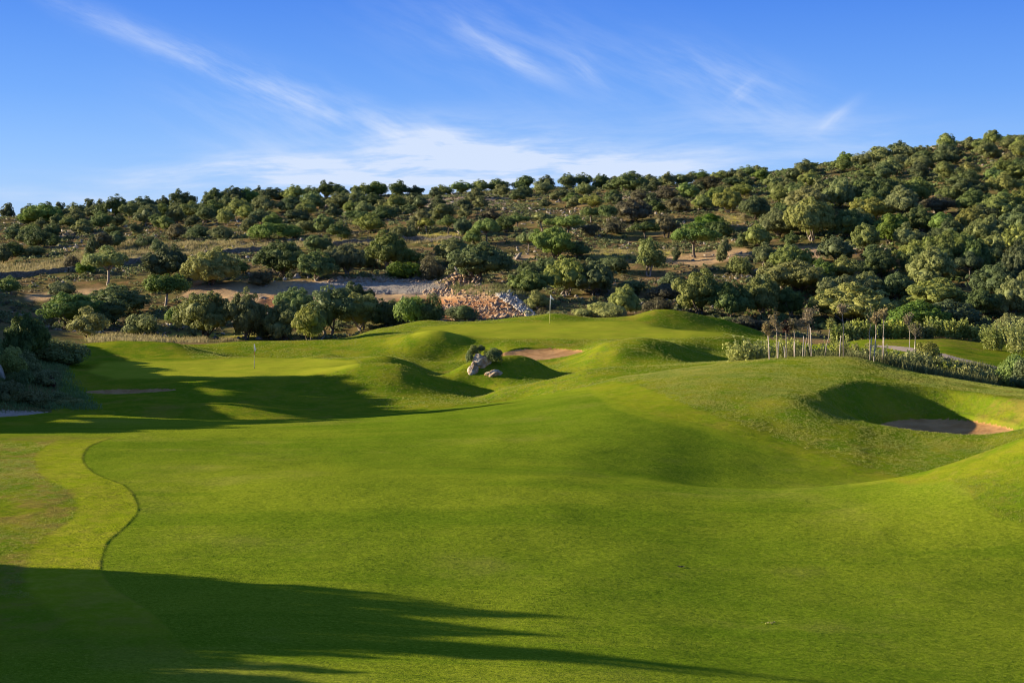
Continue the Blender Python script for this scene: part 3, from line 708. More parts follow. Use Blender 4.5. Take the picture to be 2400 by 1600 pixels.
# explicit trees read off the picture: column, base row, width px, height px, form, foliage
T = '''252 669 100 76 umbrella olive;393 655 95 73 large dark;497 668 118 79 large yellow;22 690 46 38 round green;388 724 105 74 umbrella green;148 692 56 26 bush dark;275 735 135 62 large dark;165 762 125 68 large green;262 764 76 56 round dark
208 792 76 62 round yellow;330 784 72 40 bush olive;482 792 125 96 large olive;420 760 45 38 bush green;577 796 90 105 large olive;215 605 30 45 tall dark;242 590 50 40 round brown;272 582 40 36 round dark;168 632 28 26 bush brown;198 641 34 24 bush vivid
88 582 62 46 round dark;33 563 42 30 round dark;100 527 100 48 large green;8 618 32 42 round dark;195 546 46 32 round olive;237 540 50 42 round green;277 533 40 28 round dark;345 530 62 48 round olive;412 526 46 42 round olive;412 562 46 36 round brown;480 524 52 42 round green;530 530 46 42 round olive
75 555 45 30 round olive;120 575 36 24 bush dark;30 600 50 26 bush dark;85 600 40 22 bush olive;470 556 50 24 bush dark;520 560 52 26 bush olive;585 545 40 36 round olive;640 540 46 38 round green;340 580 36 22 bush dark;372 592 34 24 bush dark
18 508 36 32 round dark;72 512 44 32 round dark;110 508 42 34 round dark;142 502 32 34 round dark;175 508 50 32 round olive;210 503 36 36 round dark;237 502 36 32 round dark;272 507 44 46 round dark;335 499 60 38 round dark;383 492 32 30 round dark;418 492 42 44 round dark;440 490 40 36 round olive;495 487 46 44 round dark;550 478 60 40 round dark;578 478 50 36 round green
305 512 44 36 round olive;375 512 52 34 round olive;450 510 60 36 round olive;500 508 56 36 round dark;560 505 60 40 round olive;620 500 60 40 round olive;675 498 60 36 round dark;730 490 60 40 round green;790 490 60 38 round olive;610 525 50 34 round dark;700 522 60 34 round dark
605 468 28 32 round dark;640 464 60 28 round dark;690 466 50 32 round olive;728 455 42 26 round dark;765 458 50 36 round dark;797 455 38 28 round green;850 453 46 28 round olive;887 454 50 32 round green;935 457 42 32 round dark;973 457 36 22 round dark;1020 460 36 22 round dark;1035 448 46 24 round olive;1080 447 42 28 round green;1125 445 46 28 round olive;1165 442 50 28 round green
928 497 50 42 round olive;873 487 56 32 round dark;835 482 46 36 round olive;983 492 42 32 round dark;763 545 50 42 round green;672 557 60 30 bush green;615 562 52 36 bush green;868 547 70 44 round olive;797 562 50 38 round dark;985 537 52 45 round yellow;1042 517 62 38 round olive;1090 510 34 30 round olive;900 515 50 28 bush dark;840 520 56 26 bush dark;720 545 40 28 bush olive
1000 545 42 32 umbrella yellow;1050 548 46 36 umbrella green;1085 556 42 40 round dark;1141 570 64 50 umbrella green;1108 572 42 32 round green;936 566 38 36 round yellow;962 564 28 42 umbrella olive;1185 545 46 36 round dark;1150 515 40 26 round brown
907 628 94 78 large olive;947 624 68 42 round olive;947 656 74 38 bush vivid;1060 622 84 58 large olive;1120 656 138 78 large dark;660 652 108 78 large dark;742 657 82 64 large green;812 643 76 62 large olive;735 594 42 38 round green;762 592 40 36 round dark;1010 657 46 42 bush brown;850 625 44 26 bush dark;560 640 40 26 bush dark;610 668 46 26 bush brown
693 738 84 58 large green;668 798 90 82 large olive;722 797 76 72 round yellow;768 787 96 108 tall green;832 742 84 72 large dark;846 774 108 78 large yellow;905 765 60 52 round dark;1075 750 44 28 bush dark;625 790 50 40 bush olive
1228 443 52 32 round dark;1280 439 44 28 round dark;1330 441 42 34 round dark;1365 439 40 32 round dark;1410 438 38 30 round dark;1440 434 34 24 round olive;1475 448 76 44 round dark;1527 434 38 28 round olive;1557 432 38 28 round dark;1595 429 38 24 round dark;1640 424 52 28 round green;1685 419 46 24 round olive;1715 414 38 24 round dark;1750 410 42 28 round green;1780 406 42 26 round olive
1215 472 44 30 round dark;1275 455 50 32 round olive;1320 464 38 26 round dark;1370 456 44 28 round olive;1342 480 44 26 round green;1388 489 52 32 round yellow;1435 478 46 32 round dark;1615 469 60 40 round green;1588 498 54 36 round brown;1642 487 42 30 round olive;1706 501 60 56 large yellow;1770 518 62 52 large green;1500 470 36 22 bush brown;1560 468 40 24 bush brown;1540 500 46 30 round dark;1680 470 46 28 bush dark;1740 460 46 30 round olive;1720 440 50 26 round dark;1660 445 50 28 bush brown
1485 524 82 58 large brown;1385 522 46 36 umbrella green;1426 528 48 44 umbrella vivid;1270 538 52 38 umbrella yellow;1212 537 56 34 umbrella green;1328 556 88 44 umbrella green;1238 592 46 44 umbrella olive;1302 607 90 66 large green;1358 602 56 32 round dark;1512 562 66 36 umbrella dark;1563 558 46 54 tall brown;1657 542 72 36 round vivid;1628 604 104 68 umbrella green;1585 613 20 28 umbrella dark;1697 617 32 52 umbrella olive;1738 582 26 32 umbrella green;1775 582 62 52 large olive;1792 622 50 46 round olive;1522 647 56 84 tall olive;1690 558 60 40 round dark;1385 555 30 24 bush brown;1440 548 44 28 bush brown
1240 658 52 42 round dark;1330 692 100 82 large olive;1392 692 92 76 large dark;1240 692 88 52 large green;1258 724 52 38 round yellow;1462 737 74 62 large olive;1422 744 62 30 bush pale;1365 744 38 20 bush pale;1446 746 34 22 bush pale;1640 737 118 94 large olive;1712 748 84 82 large dark;1786 740 78 88 large olive;1732 642 52 32 bush olive;1280 640 50 30 bush dark;1440 640 60 34 bush dark;1480 690 60 30 bush dark;1560 700 66 30 bush brown;1540 735 60 30 bush brown;1580 670 50 26 bush dark
1868 684 132 64 large yellow;1855 742 66 62 round dark;1990 762 182 88 large pale;2150 786 150 74 large vivid;2222 778 150 68 large dark;2192 728 142 68 large olive;2028 694 92 52 large olive;1945 690 80 44 round dark;2207 658 48 72 umbrella olive;2272 660 62 58 umbrella dark;2388 668 62 92 large dark;2376 742 82 82 large olive;2300 745 80 60 large dark;2372 792 86 52 large yellow;2100 700 80 56 large dark;1930 740 60 48 round dark;1800 690 70 50 round olive;1860 625 60 44 round dark
1893 502 106 62 large yellow;1902 564 102 88 large yellow;2046 518 82 48 large yellow;2086 574 66 64 round vivid;2030 593 62 62 large olive;2122 594 48 62 tall olive;2212 643 82 88 large olive;2334 604 44 52 tall olive;2286 650 70 80 large dark;1855 582 36 34 umbrella vivid;2202 503 72 38 round brown;2276 548 74 58 large yellow;1990 560 80 62 large dark;1960 615 80 56 large dark;2060 650 80 56 large dark;2150 650 60 60 large dark;1830 540 56 60 round dark;2160 545 80 56 large dark;2340 520 80 60 large olive;2380 590 60 60 large olive;2230 580 80 60 large dark'''
taken = []
BIG = {'umbrella', 'large', 'round', 'tall'}
for ent in T.replace('\n', ';').split(';'):
    u, v, w, h, fk, mt = ent.split()
    u, v, w, h = map(float, (u, v, w, h))
    p = spot(u, v, 126 if v > 750 else 145)
    D = p[1]; wm, hm = w * D / F, h * D / F
    if fk == 'round' and wm > 5.4: fk = 'large'
    isbush = fk == 'bush'; sky_ = D > 300
    wm *= 1.06 if D < 240 else 0.98; hm *= 1.06 if D < 240 else 0.98
    if sky_ and u < 1700: wm *= 1.1; hm *= 1.1
    loc = (p[0], D, p[2] - (0.5 if sky_ else 0.08))
    e = plant('bush' if isbush else 'tree', fk, mt, loc, wm * 1.04, hm * 1.05, cat='bush' if isbush else 'tree',
              trunk=not isbush, barkmat='palebark' if random.random() < 0.35 else 'bark')
    TREES.append((e, u, v, w, h, fk, mt)); taken.append((p[0], D, wm / 2))
# the close-grown wood filling the right of the hill and the gaps of the skyline
def fill(n, region, dmin, wr, mats, cap, gap=0.62, vpoly=None):
    made = 0; tries = 0
    while made < cap and tries < n:
        tries += 1
        u = random.uniform(region[0], region[2]); 
        v = random.uniform(region[1], region[3])
        if vpoly and not in_poly(np.array([u]), np.array([v]), vpoly)[0]: continue
        p = spot(u, v, dmin)
        if abs(VH - F * p[2] / p[1] - v) > 3: continue
        wm = random.uniform(*wr) * (0.72 if p[1] > 250 else 1.0)
        if any((p[0] - x) ** 2 + ((p[1] - y) * 0.5) ** 2 < ((wm / 2 + r) * gap) ** 2 for x, y, r in taken): continue
        D = p[1]; w = wm * F / D; h = w * random.uniform(0.62, 0.85)
        mt = random.choice(mats); fk = 'large' if wm > 5.2 else 'round'
        e = plant('tree', fk, mt, (p[0], D, p[2] - 0.05), wm, h * D / F, cat='tree', trunk=wm > 3)
        TREES.append((e, u, v, w, h, fk, mt)); taken.append((p[0], D, wm / 2)); made += 1
    return made
right_wood = [(1780, 415), (1900, 398), (2000, 382), (2200, 350), (2420, 322), (2640, 300), (2640, 760), (2420, 760), (2000, 740), (1800, 700), (1830, 640), (1950, 640), (1960, 570), (1800, 560)]
made = fill(12000, (1780, 300, 2640, 760), 150, (3.6, 6.6), ['olive', 'olive', 'olive', 'dark', 'dark', 'green', 'olive', 'yellow'], 168, 0.60, right_wood)
for _ in range(1):
    fill(6000, (0, 420, 1780, 600), 150, (3.4, 5.2), ['olive', 'dark', 'green', 'olive'], 84, 0.60, [(0, 520), (600, 478), (1200, 455), (1760, 418), (1760, 500), (1200, 492), (600, 530), (0, 575)])
print('wood', made, 'taken', len(taken))

# past three hundred trees, the smallest far crowns of the wood are one mass
tr_ = [t for t in TREES if t[5 - 0] and t[5] != 'bush']
tr_.sort(key=lambda t: -t[3] * t[4] if False else -(t[0].scale[0] * FORMS[t[5]][0][2]) / t[0].location[1] + (9 if t[1] > 2430 else 0))
far = [t for t in tr_[285:]]
if far:
    lod = {m_: [crown_data(900 + q, 4.4, 3.4, 0.0, leaf=0.16, nsub=4, dens=0.45)[0:2] for q in range(2)] for m_ in ('a',)}['a']
    vs, fs, mi, nn = [], [], [], 0; mats_ = ['olive', 'dark', 'green', 'yellow', 'brown', 'vivid', 'pale']
    for t in far:
        e = t[0]; v_, f_ = lod[int(t[1]) % 2]; W0, H0 = FORMS[t[5]][0][2:4]
        c_, s_ = math.cos(t[1]), math.sin(t[1]); q = v_ * np.array([e.scale[0] * W0 / 4.4, e.scale[0] * W0 / 4.4, e.scale[2] * H0 / 3.4])
        q = np.stack([q[:, 0] * c_ - q[:, 1] * s_, q[:, 0] * s_ + q[:, 1] * c_, q[:, 2]], 1) + np.array(e.location)
        vs.append(q); fs += [[i_ + nn for i_ in f] for f in f_]; mi += [mats_.index(t[6])] * len(f_); nn += len(q)
        for ch in list(e.children): bpy.data.objects.remove(ch)
        bpy.data.objects.remove(e)
    fo = mesh_obj('far_wood', np.concatenate(vs), fs)
    for m_ in mats_: fo.data.materials.append(M[m_])
    fo.data.polygons.foreach_set('material_index', np.array(mi, dtype=np.int32)); fo.data.update()
    tag(fo, 'smallest far crowns of the wood covering the hillside', 'wood', kind='stuff')
    gone = set(id(t) for t in far); TREES = [t for t in TREES if id(t) not in gone]
print('counts', len(tr_), len(far), made) #open('/tmp/cnt.txt', 'w').write(f'{len(tr_)} {len(far)} {made}')

# ------------------------------------------------------------------ labels for the hillside trees: looks, then place among named neighbours
LOOK = {'olive': 'olive-green', 'green': 'mid-green', 'dark': 'dark green', 'yellow': 'yellow-green', 'vivid': 'vivid green', 'brown': 'brownish', 'pale': 'pale green'}
FORM = {'round': 'round', 'large': 'broad', 'umbrella': 'flat-topped', 'tall': 'tall', 'bush': 'low'}
ORD = ['', 'first', 'second', 'third', 'fourth', 'fifth', 'sixth', 'seventh', 'eighth', 'ninth', 'tenth', 'eleventh', 'twelfth', 'thirteenth', 'fourteenth', 'fifteenth', 'sixteenth', 'seventeenth', 'eighteenth', 'nineteenth', 'twentieth']
def ordn(k):
    if k <= 20: return ORD[k]
    tens = {2: 'twenty', 3: 'thirty', 4: 'forty'}[k // 10]
    return tens + '-' + ORD[k % 10] if k % 10 else {20: 'twentieth', 30: 'thirtieth', 40: 'fortieth'}[k]
def place(u, v, p):
    sky = pchip([0, 400, 800, 1200, 1600, 2000, 2400], [512, 494, 464, 450, 436, 382, 326], np.array([u]))[0]
    side = 'at far left' if u < 300 else 'above the left flag' if u < 760 else 'above the gravel clearing' if u < 1130 else 'above the right flag' if u < 1450 else 'right of centre' if u < 1760 else 'above the staked saplings' if u < 2110 else 'at far right'
    if v < sky + 14: band = 'on the skyline'
    elif v < 500 and u < 1800: band = 'just below the skyline'
    elif v < sky + 75 and u >= 1800: band = 'high in the wood'
    elif v < 575: band = 'on the upper slope'
    elif v < 665: band = 'on the middle slope'
    elif v < 730: band = 'on the lower slope'
    else: band = 'at the hill foot'
    return band, side
from collections import defaultdict
cells = defaultdict(list)
for (e, u, v, w, h, fk, mt) in TREES:
    kd = 'bush' if fk == 'bush' else 'tree'
    cells[(LOOK[mt], FORM[fk], kd) + place(u, v, None)].append((u, e))
for key, L in cells.items():
    L.sort(key=lambda t: t[0]); lk, fm, kd, band, side = key
    for i, (u, e) in enumerate(L):
        pre = '' if len(L) == 1 else ('left one of two: ' if i == 0 and len(L) == 2 else 'right one of two: ' if len(L) == 2 else ordn(i + 1) + ' from left: ')
        e['label'] = f'{pre}{fm} {lk} {kd} {band} {side}'
        e['group'] = 'evergreen trees on the hillside' if kd == 'tree' else 'low bushes on the hillside'

# ------------------------------------------------------------------ nearer vegetation, each with its own place
def one(name, fk, mt, u, v, w, h, dmin, label, cat='bush', group=None, trunk=False, dmax=150, D=None, rot=None):
    if D is None: p = spot(u, v, dmin, dmax)
    else: p = np.array([W(u, D), D, G(W(u, D), D)])
    e = plant(name, fk, mt, (p[0], p[1], p[2] - 0.05), w * p[1] / F, h * p[1] / F, cat=cat, trunk=trunk, rot=rot)
    e['label'] = label
    if group: e['group'] = group
    return e

# leafy dark tree and the shaded bank at the far left
one('tree', 'large', 'dark', 58, 812, 100, 118, 80, 'dark speckled leafy tree at the left edge above the shaded bank', 'tree', trunk=True, D=99)
gb = 'bushes on the shaded left bank'
one('bush', 'bush', 'olive', 128, 818, 110, 52, 80, 'dome bush with yellow flowers right of the dark left tree', group=gb, D=104)
one('bush', 'bush', 'green', 168, 815, 60, 40, 80, 'low dark dome bush at the corner of the left mound', group=gb, D=106)
for (u, v, w, h, mt, D, lb) in [(15, 860, 70, 50, 'reed', 90, 'olive bush over the pale rock at the left edge'), (62, 850, 56, 50, 'reed', 92, 'leafy bush below the speckled tree trunk'),
        (100, 880, 60, 34, 'olive', 91, 'low bush left of the shaded green'), (45, 890, 50, 44, 'green', 86, 'leafy green bush right of the pale rock'),
        (10, 940, 70, 44, 'yellow', 78, 'lowest bush at the left edge beside the path'), (75, 925, 66, 34, 'yellow', 80, 'tangled bush in the middle of the left bank'),
        (130, 920, 60, 24, 'olive', 86, 'small bush left of the thin bunker'), (160, 945, 60, 18, 'reed', 84, 'flat bush at the foot of the left bank'),
        (-60, 900, 90, 80, 'olive', 86, 'tall bush cut by the left picture edge'), (30, 830, 50, 46, 'pale', 94, 'pale flowering bush at the left edge under the tree')]:
    one('bush', 'bush', mt, u, v, w, h, 70, lb, group=gb, D=D)
one('bush', 'bush', 'redleaf', 118, 856, 22, 24, 70, 'small dark red round bush beside the left green', D=91)

# row behind the left green and dark oleanders before the red bank
one('bush', 'bush', 'green', 1120, 800, 1, 1, 100, 'x', D=150) if False else None
gr = 'bushes along the back of the upper green'
k = 0
for (u, v, w, h, lb) in [(925, 765, 55, 55, 'left end oleander of the dark clump before the red bank'), (965, 762, 66, 66, 'tallest dark oleander before the red bank'), (1010, 758, 62, 56, 'right end oleander of the dark clump before the red bank'),
                         (1092, 752, 46, 34, 'small dark bush on the face of the rubble heap')]:
    one('bush', 'bush', 'dark' if k != 1 else 'green', u, v, w, h, 146, lb, group=gr, dmax=170); k += 1
for (u, w, h, mt, lb) in [(1660, 40, 16, 'yellow', 'small yellowish bush topping the mound behind the upper green'), (1700, 50, 22, 'olive', 'low bush at the right end of the mound behind the upper green'),
                  (1740, 60, 26, 'brown', 'rust-brown low bush above the pale sliver bunker'), (1790, 60, 28, 'brown', 'rust-brown bush left of the staked saplings')]:
    one('bush', 'bush', mt, u, 0, w, h, 0, lb, group=gr, D=148)

# ------------------------------------------------------------------ blades, reeds and sprawling stuff
def blades(P, H, wid, lean=0.25, nseg=1, r=None):
    r = r or rng
    n = len(P); a = r.uniform(0, 6.28, n); A = np.stack([np.cos(a), np.sin(a), np.zeros(n)], 1) * (np.asarray(wid).reshape(-1, 1) * np.ones((n, 1)))
    L = np.stack([r.normal(size=n) * lean, r.normal(size=n) * lean, np.ones(n)], 1) * np.asarray(H).reshape(-1, 1)
    B = np.stack([r.normal(size=n), r.normal(size=n), np.zeros(n)], 1) * 0.12 * np.asarray(H).reshape(-1, 1)
    V4 = np.stack([P - A, P + A, P + L * 0.6 + A * 0.7 + B * 0.3, P + L + B], 1).reshape(-1, 3)
    return V4, np.arange(4 * n).reshape(-1, 4)

def scatter(poly, n, d0, d1, clump=0.0):
    """random land points whose place in the picture falls in a region, spread evenly over the ground"""
    us_ = [p[0] for p in poly]; out = []
    tot = 0
    while tot < n:
        u = rng.uniform(min(us_), max(us_), n * 3); D = np.sqrt(rng.uniform(d0 * d0, d1 * d1, n * 3))
        x = (u - UC) / F * D; z = ground(x, D); v = VH - F * z / D
        ok = in_poly(u, v, poly)
        q = np.stack([x, D, z], 1)[ok]; out.append(q); tot += len(q)
        if len(out) > 60: break
    return np.concatenate(out)[:n]

def grass_stuff(name, label, regions, mat):
    vs, fs, n = [], [], 0
    for (poly, cnt, d0, d1, h, wd) in regions:
        C = scatter(poly, cnt // 14 + 1, d0, d1)
        P = np.repeat(C, 14, 0) + rng.normal(size=(len(C) * 14, 3)) * np.array([0.22, 0.22, 0]); P[:, 2] = ground(P[:, 0], P[:, 1]) - 0.03
        hh = np.repeat(rng.uniform(0.55, 1.25, len(C)), 14) * rng.uniform(0.6, 1.1, len(P)) * h
        v_, f_ = blades(P, hh, wd); vs.append(v_); fs.append(f_ + n); n += len(v_)
    o = mesh_obj(name, np.concatenate(vs), np.concatenate(fs), mat)
    return tag(o, label, 'grass', kind='stuff')
SK = lambda: None
grass_stuff('dry_grass', 'tall dry yellow grass on the terraces and behind the left green', [
    ([(-60, 648), (0, 648), (160, 634), (400, 605), (560, 590), (560, 568), (430, 572), (300, 568), (200, 592), (120, 614), (0, 624), (-60, 624)], 26000, 195, 250, 0.7, 0.035),
    ([(560, 592), (860, 575), (1080, 567), (1080, 552), (900, 555), (700, 570), (560, 575)], 9000, 200, 260, 0.6, 0.035),
    ([(200, 802), (470, 803), (560, 800), (520, 786), (350, 784), (220, 788)], 6000, 119, 146, 0.5, 0.02),
    ([(1380, 606), (1600, 600), (1600, 585), (1390, 585)], 3000, 190, 240, 0.35, 0.03),
    ([(1660, 532), (1745, 522), (1745, 500), (1660, 508)], 1500, 220, 280, 0.5, 0.035),
], M['drygrass'])
grass_stuff('rank_grass', 'rank green and yellow grass around the staked saplings', [
    ([(1730, 842), (1850, 820), (1960, 800), (2080, 812), (2160, 838), (2260, 868), (2330, 900), (2150, 884), (2040, 862), (1990, 838), (1880, 836)], 26000, 77, 96, 0.42, 0.014),
    ([(2040, 862), (2150, 884), (2350, 906), (2350, 880), (2200, 850), (2060, 830)], 16000, 76, 90, 0.6, 0.014),
    ([(1040, 668), (1240, 672), (1240, 700), (1060, 690)], 5000, 165, 200, 0.6, 0.03),
], M['tallgrass'])
grass_stuff('bank_grass', 'dark long grass on the shaded left bank', [([(-80, 965), (130, 960), (230, 960), (180, 900), (140, 840), (100, 800), (-80, 800)], 30000, 72, 115, 0.28, 0.014)], M['green'])

def tufts(polys, n, d0, d1, h, wd, k=6):
    C = np.concatenate([scatter(p, int(n * w_), d0, d1) for p, w_ in polys])
    i = np.clip(np.interp(C[:, 1], Ds, np.arange(ND)).round().astype(int), 0, ND - 1); j = np.clip(np.interp(UC + F * C[:, 0] / C[:, 1], us, np.arange(NU)).round().astype(int), 0, NU - 1)
    C = C[(zone[i, j] == 0) & (first[i, j] + 0.35 * fbm(C[:, 0] * 1.7, C[:, 1] * 1.7, 3) < 0.3) & (rng.random(len(C)) < 0.55 + 0.45 * fbm(C[:, 0] / 1.6, C[:, 1] / 1.6, 8))]
    P = np.repeat(C, k, 0) + np.c_[rng.normal(size=(len(C) * k, 2)) * 0.035, np.zeros(len(C) * k)]; P[:, 2] = ground(P[:, 0], P[:, 1]) - 0.01
    hh = np.repeat(rng.uniform(0.5, 1.3, len(C)), k) * rng.uniform(0.6, 1.1, len(P)) * h
    return blades(P, hh, wd, lean=0.45)
RP = [([(1330, 915), (1500, 870), (1750, 842), (1990, 832), (2150, 875), (2420, 908), (2420, 1100), (2100, 1160), (1900, 1150), (1700, 1020), (1500, 960)], 1.0)]
v1, f1 = tufts(RP, 90000, 44, 78, 0.055, 0.006)
v2, f2 = tufts([([(2230, 1125), (2420, 1090), (2420, 1240), (2300, 1200)], 0.2), ([(-60, 1030), (210, 1040), (330, 1180), (240, 1320), (300, 1400), (-60, 1400)], 0.9)], 26000, 25, 56, 0.04, 0.004)
v3, f3 = tufts([([(420, 805), (780, 796), (960, 750), (1250, 735), (1600, 728), (1830, 790), (1780, 860), (1300, 920), (1150, 945), (900, 960), (700, 850), (450, 840)], 1.0)], 64000, 78, 147, 0.075, 0.010)
tag(mesh_obj('rough_grass', np.concatenate([v1, v2, v3]), np.concatenate([f1, f2 + len(v1), f3 + len(v1) + len(v2)]), M['roughblade']), 'unmown tufts of rough grass on the mounds and slopes', 'grass', kind='stuff')

# countless low scrub and loose stones on the hillside
def scrub(name, label, n, mat, avoid, size, seed):
    r = np.random.default_rng(seed)
    u = r.uniform(-200, 2750, n * 2); D = np.sqrt(r.uniform(147 ** 2, 342 ** 2, n * 2)); x = (u - UC) / F * D
    i = np.clip(np.interp(D, Ds, np.arange(ND)).round().astype(int), 0, ND - 1); j = np.clip(np.interp(u, us, np.arange(NU)).round().astype(int), 0, NU - 1)
    bad = np.zeros(len(u))
    for m_ in avoid: bad = np.maximum(bad, m_[i, j])
    cl = fbm(x / 7, D / 7, seed) + 0.5 * fbm(x / 2.5, D / 2.5, seed + 4)
    ok = (r.random(len(u)) > bad * 1.1) & (cl > -0.15) & (wild[i, j] > 0.5)
    x, D = x[ok][:n], D[ok][:n]; z = ground(x, D)
    k = 16
    s = r.uniform(0.5, 1.3, len(x)) * size
    d = unit(r.normal(size=(len(x), k, 3))); d[..., 2] = np.abs(d[..., 2])
    C = np.stack([x, D, z], 1)[:, None] + d * s[:, None, None] * np.array([1, 1, 0.75])
    V4, Q4 = leaf_quads(C.reshape(-1, 3), d.reshape(-1, 3), np.repeat(s * 0.38, k), 0.8, 0.5, r)
    return tag(mesh_obj(name, V4, Q4, mat), label, 'scrub', kind='stuff')
bare = [dirt, grav, red]
scrub('scrub', 'low grey-green scrub covering the hillside between trees', 15000, M['scrubgreen'], bare + [yellow * 0.8], 0.42, 5)
scrub('dry_scrub', 'low brown scrub covering the hillside between trees', 9000, M['scrubbrown'], bare + [yellow * 0.8], 0.34, 9)
scrub('undergrowth', 'dark thicket under the trees at the right of the hill', 5200, M['dark'], bare + [yellow, (U < 1750) * 1.0], 0.6, 15)

def stones(name, label, pts, sizes, mat, seed, flatz=0.6, kind='stuff', cat='stones'):
    r = np.random.default_rng(seed); iv, fc = ICO0
    n = len(pts); D_ = iv[None] * (1 + 0.28 * r.normal(size=(n, len(iv), 1)))
    sc = np.stack([r.uniform(0.7, 1.3, n), r.uniform(0.7, 1.3, n), r.uniform(0.5, 1.0, n) * flatz * 1.4], 1)
    D_ = D_ * sc[:, None] * sizes[:, None, None]
    a = r.uniform(0, 6.28, n); c, s = np.cos(a)[:, None], np.sin(a)[:, None]
    t = r.normal(size=n)[:, None] * 0.5
    x = D_[..., 0] * c - D_[..., 1] * s; y = D_[..., 0] * s + D_[..., 1] * c; z = D_[..., 2] + x * t
    V_ = np.stack([x, y, z], -1) + pts[:, None]
    Fc = (fc[None] + (np.arange(n) * len(iv))[:, None, None]).reshape(-1, 3)
    return tag(mesh_obj(name, V_.reshape(-1, 3), Fc, mat), label, cat, kind=kind)

def hill_pts(n, seed, pred):
    r = np.random.default_rng(seed)
    u = r.uniform(-150, 2550, n * 6); D = np.sqrt(r.uniform(147 ** 2, 342 ** 2, n * 6)); x = (u - UC) / F * D
    i = np.clip(np.interp(D, Ds, np.arange(ND)).round().astype(int), 0, ND - 1); j = np.clip(np.interp(u, us, np.arange(NU)).round().astype(int), 0, NU - 1)
    ok = pred(x, D, i, j, r); x, D = x[ok][:n], D[ok][:n]
    return np.stack([x, D, ground(x, D)], 1)
P_ = hill_pts(7500, 3, lambda x, D, i, j, r: (fbm(x / 10, D / 6, 41, 4) + 0.9 * rock[i, j] > 0.28) & (wild[i, j] > 0.5))
stones('loose_stones', 'loose pale limestone strewn over the hillside', P_, rng.gamma(2.0, 0.07, len(P_)) + 0.05, M['stone'], 4)
P_ = scatter([(660, 672), (800, 655), (1000, 652), (1060, 672), (1100, 690), (930, 690), (800, 688)], 5200, 165, 200)
stones('gravel', 'crushed grey gravel spread on the clearing', P_, rng.uniform(0.03, 0.09, len(P_)), M['gravelstone'], 6)
P_ = scatter([(1010, 752), (1030, 712), (1080, 696), (1150, 690), (1200, 700), (1245, 740), (1240, 752)], 1900, 150, 182)
stones('rubble_heap', 'heap of reddish earth and broken rock behind the upper green', P_, rng.gamma(1.2, 0.06, len(P_)) + 0.035, M['rubble'], 8)
P_ = scatter([(1160, 690), (1190, 684), (1235, 715), (1255, 742), (1235, 742), (1200, 715)], 700, 150, 185)
stones('pale_rubble', 'pale slabs tipped down the right side of the rubble heap', P_, rng.uniform(0.10, 0.28, len(P_)), M['whitestone'], 9)
P_ = np.concatenate([scatter([(940, 662), (1000, 664), (1000, 640), (955, 640)], 160, 165, 205), scatter([(1040, 672), (1125, 672), (1125, 640), (1080, 634), (1040, 650)], 420, 165, 205),
                     scatter([(990, 690), (1110, 700), (1110, 680), (1000, 676)], 160, 160, 200), scatter([(770, 662), (940, 662), (940, 650), (780, 648)], 260, 160, 205)])
stones('pink_rubble', 'broken pinkish rocks piled at the back of the gravel clearing', P_, rng.uniform(0.08, 0.30, len(P_)), M['rubble'], 10, 0.8)

# ------------------------------------------------------------------ rocks
def rock_mesh(seed, sx, sy, sz, rough=0.28):
    iv, fc = ICO3; out = []
    for p in iv:
        q = Vector(p) * 1.3 + Vector((seed * 3.1, seed, 0))
        d = 1 + rough * mnoise.noise(q) * 1.6 + rough * 0.7 * abs(mnoise.noise(q * 2.3)) - rough * 0.5 * abs(mnoise.noise(q * 4.7))
        out.append((p[0] * sx * d, p[1] * sy * d, p[2] * sz * d))
    return out, fc
def boulder(name, u, D, w, h, dep, label, mat='stone', seed=1, dz=0.0, tilt=0, cat='boulder', group=None):
    v_, f_ = rock_mesh(seed, w / 2, dep / 2, h)
    o = mesh_obj(name, v_, f_, M[mat]); x = W(u, D)
    o.location = (x, D, G(x, D) - 0.1 + dz); o.rotation_euler = (0.1 * seed % 0.4, math.radians(tilt), seed)
    return tag(o, label, cat, group)
M['boulder'] = plain('craggy_limestone', (0.34, 0.21, 0.12), (0.54, 0.47, 0.39), 2.2, 0.9, 0.15, 0.9, 4)
k0 = 'rocks on the knoll before the middle bunker'
o = boulder('boulder', 1130, 99.6, 1.25, 0.66, 1.0, 'tall craggy grey and orange boulder on the grassy knoll', 'boulder', 3, 0.05, -12, group=k0); o.rotation_euler[2] = 0.4
o = boulder('boulder', 1107, 99.0, 0.65, 0.6, 0.7, 'orange-tinted rock leaning on the left of the tall boulder', 'boulder', 5, 0.0, 10, group=k0); o.rotation_euler[2] = 1.4
o = boulder('boulder', 1158, 98.6, 1.1, 0.3, 0.6, 'flat pale rock at the right foot of the tall boulder', 'boulder', 8, 0.02, -4, group=k0); o.rotation_euler[2] = 0.1
gk = 'shrubs growing around the knoll boulder'
for (u, D, w, h, mt, dz, lb) in [(1110, 99.9, 0.7, 0.7, 'olive', 0.45, 'round olive shrub growing atop the knoll boulder on its left'), (1100, 99.5, 0.45, 0.7, 'green', 0.3, 'small shrub on the left flank of the knoll boulder'),
                              (1155, 99.4, 1.05, 0.85, 'dark', 0.15, 'dark shrub between the tall boulder and the flat rock'), (1128, 100.2, 0.5, 0.4, 'dark', 0.55, 'tiny dark shrub on the crest of the knoll boulder'),
                              (1168, 99.8, 0.5, 0.6, 'yellow', 0.2, 'yellowish twiggy shrub right of the knoll boulder')]:
    x = W(u, D); e = plant('shrub', 'bush', mt, (x, D, G(x, D) + dz), w, h, cat='shrub', trunk=False, group=gk); e['label'] = lb
boulder('boulder', -6, 88.5, 0.9, 0.8, 0.8, 'pale grey rock face at the left edge in the bank', 'stone', 11)
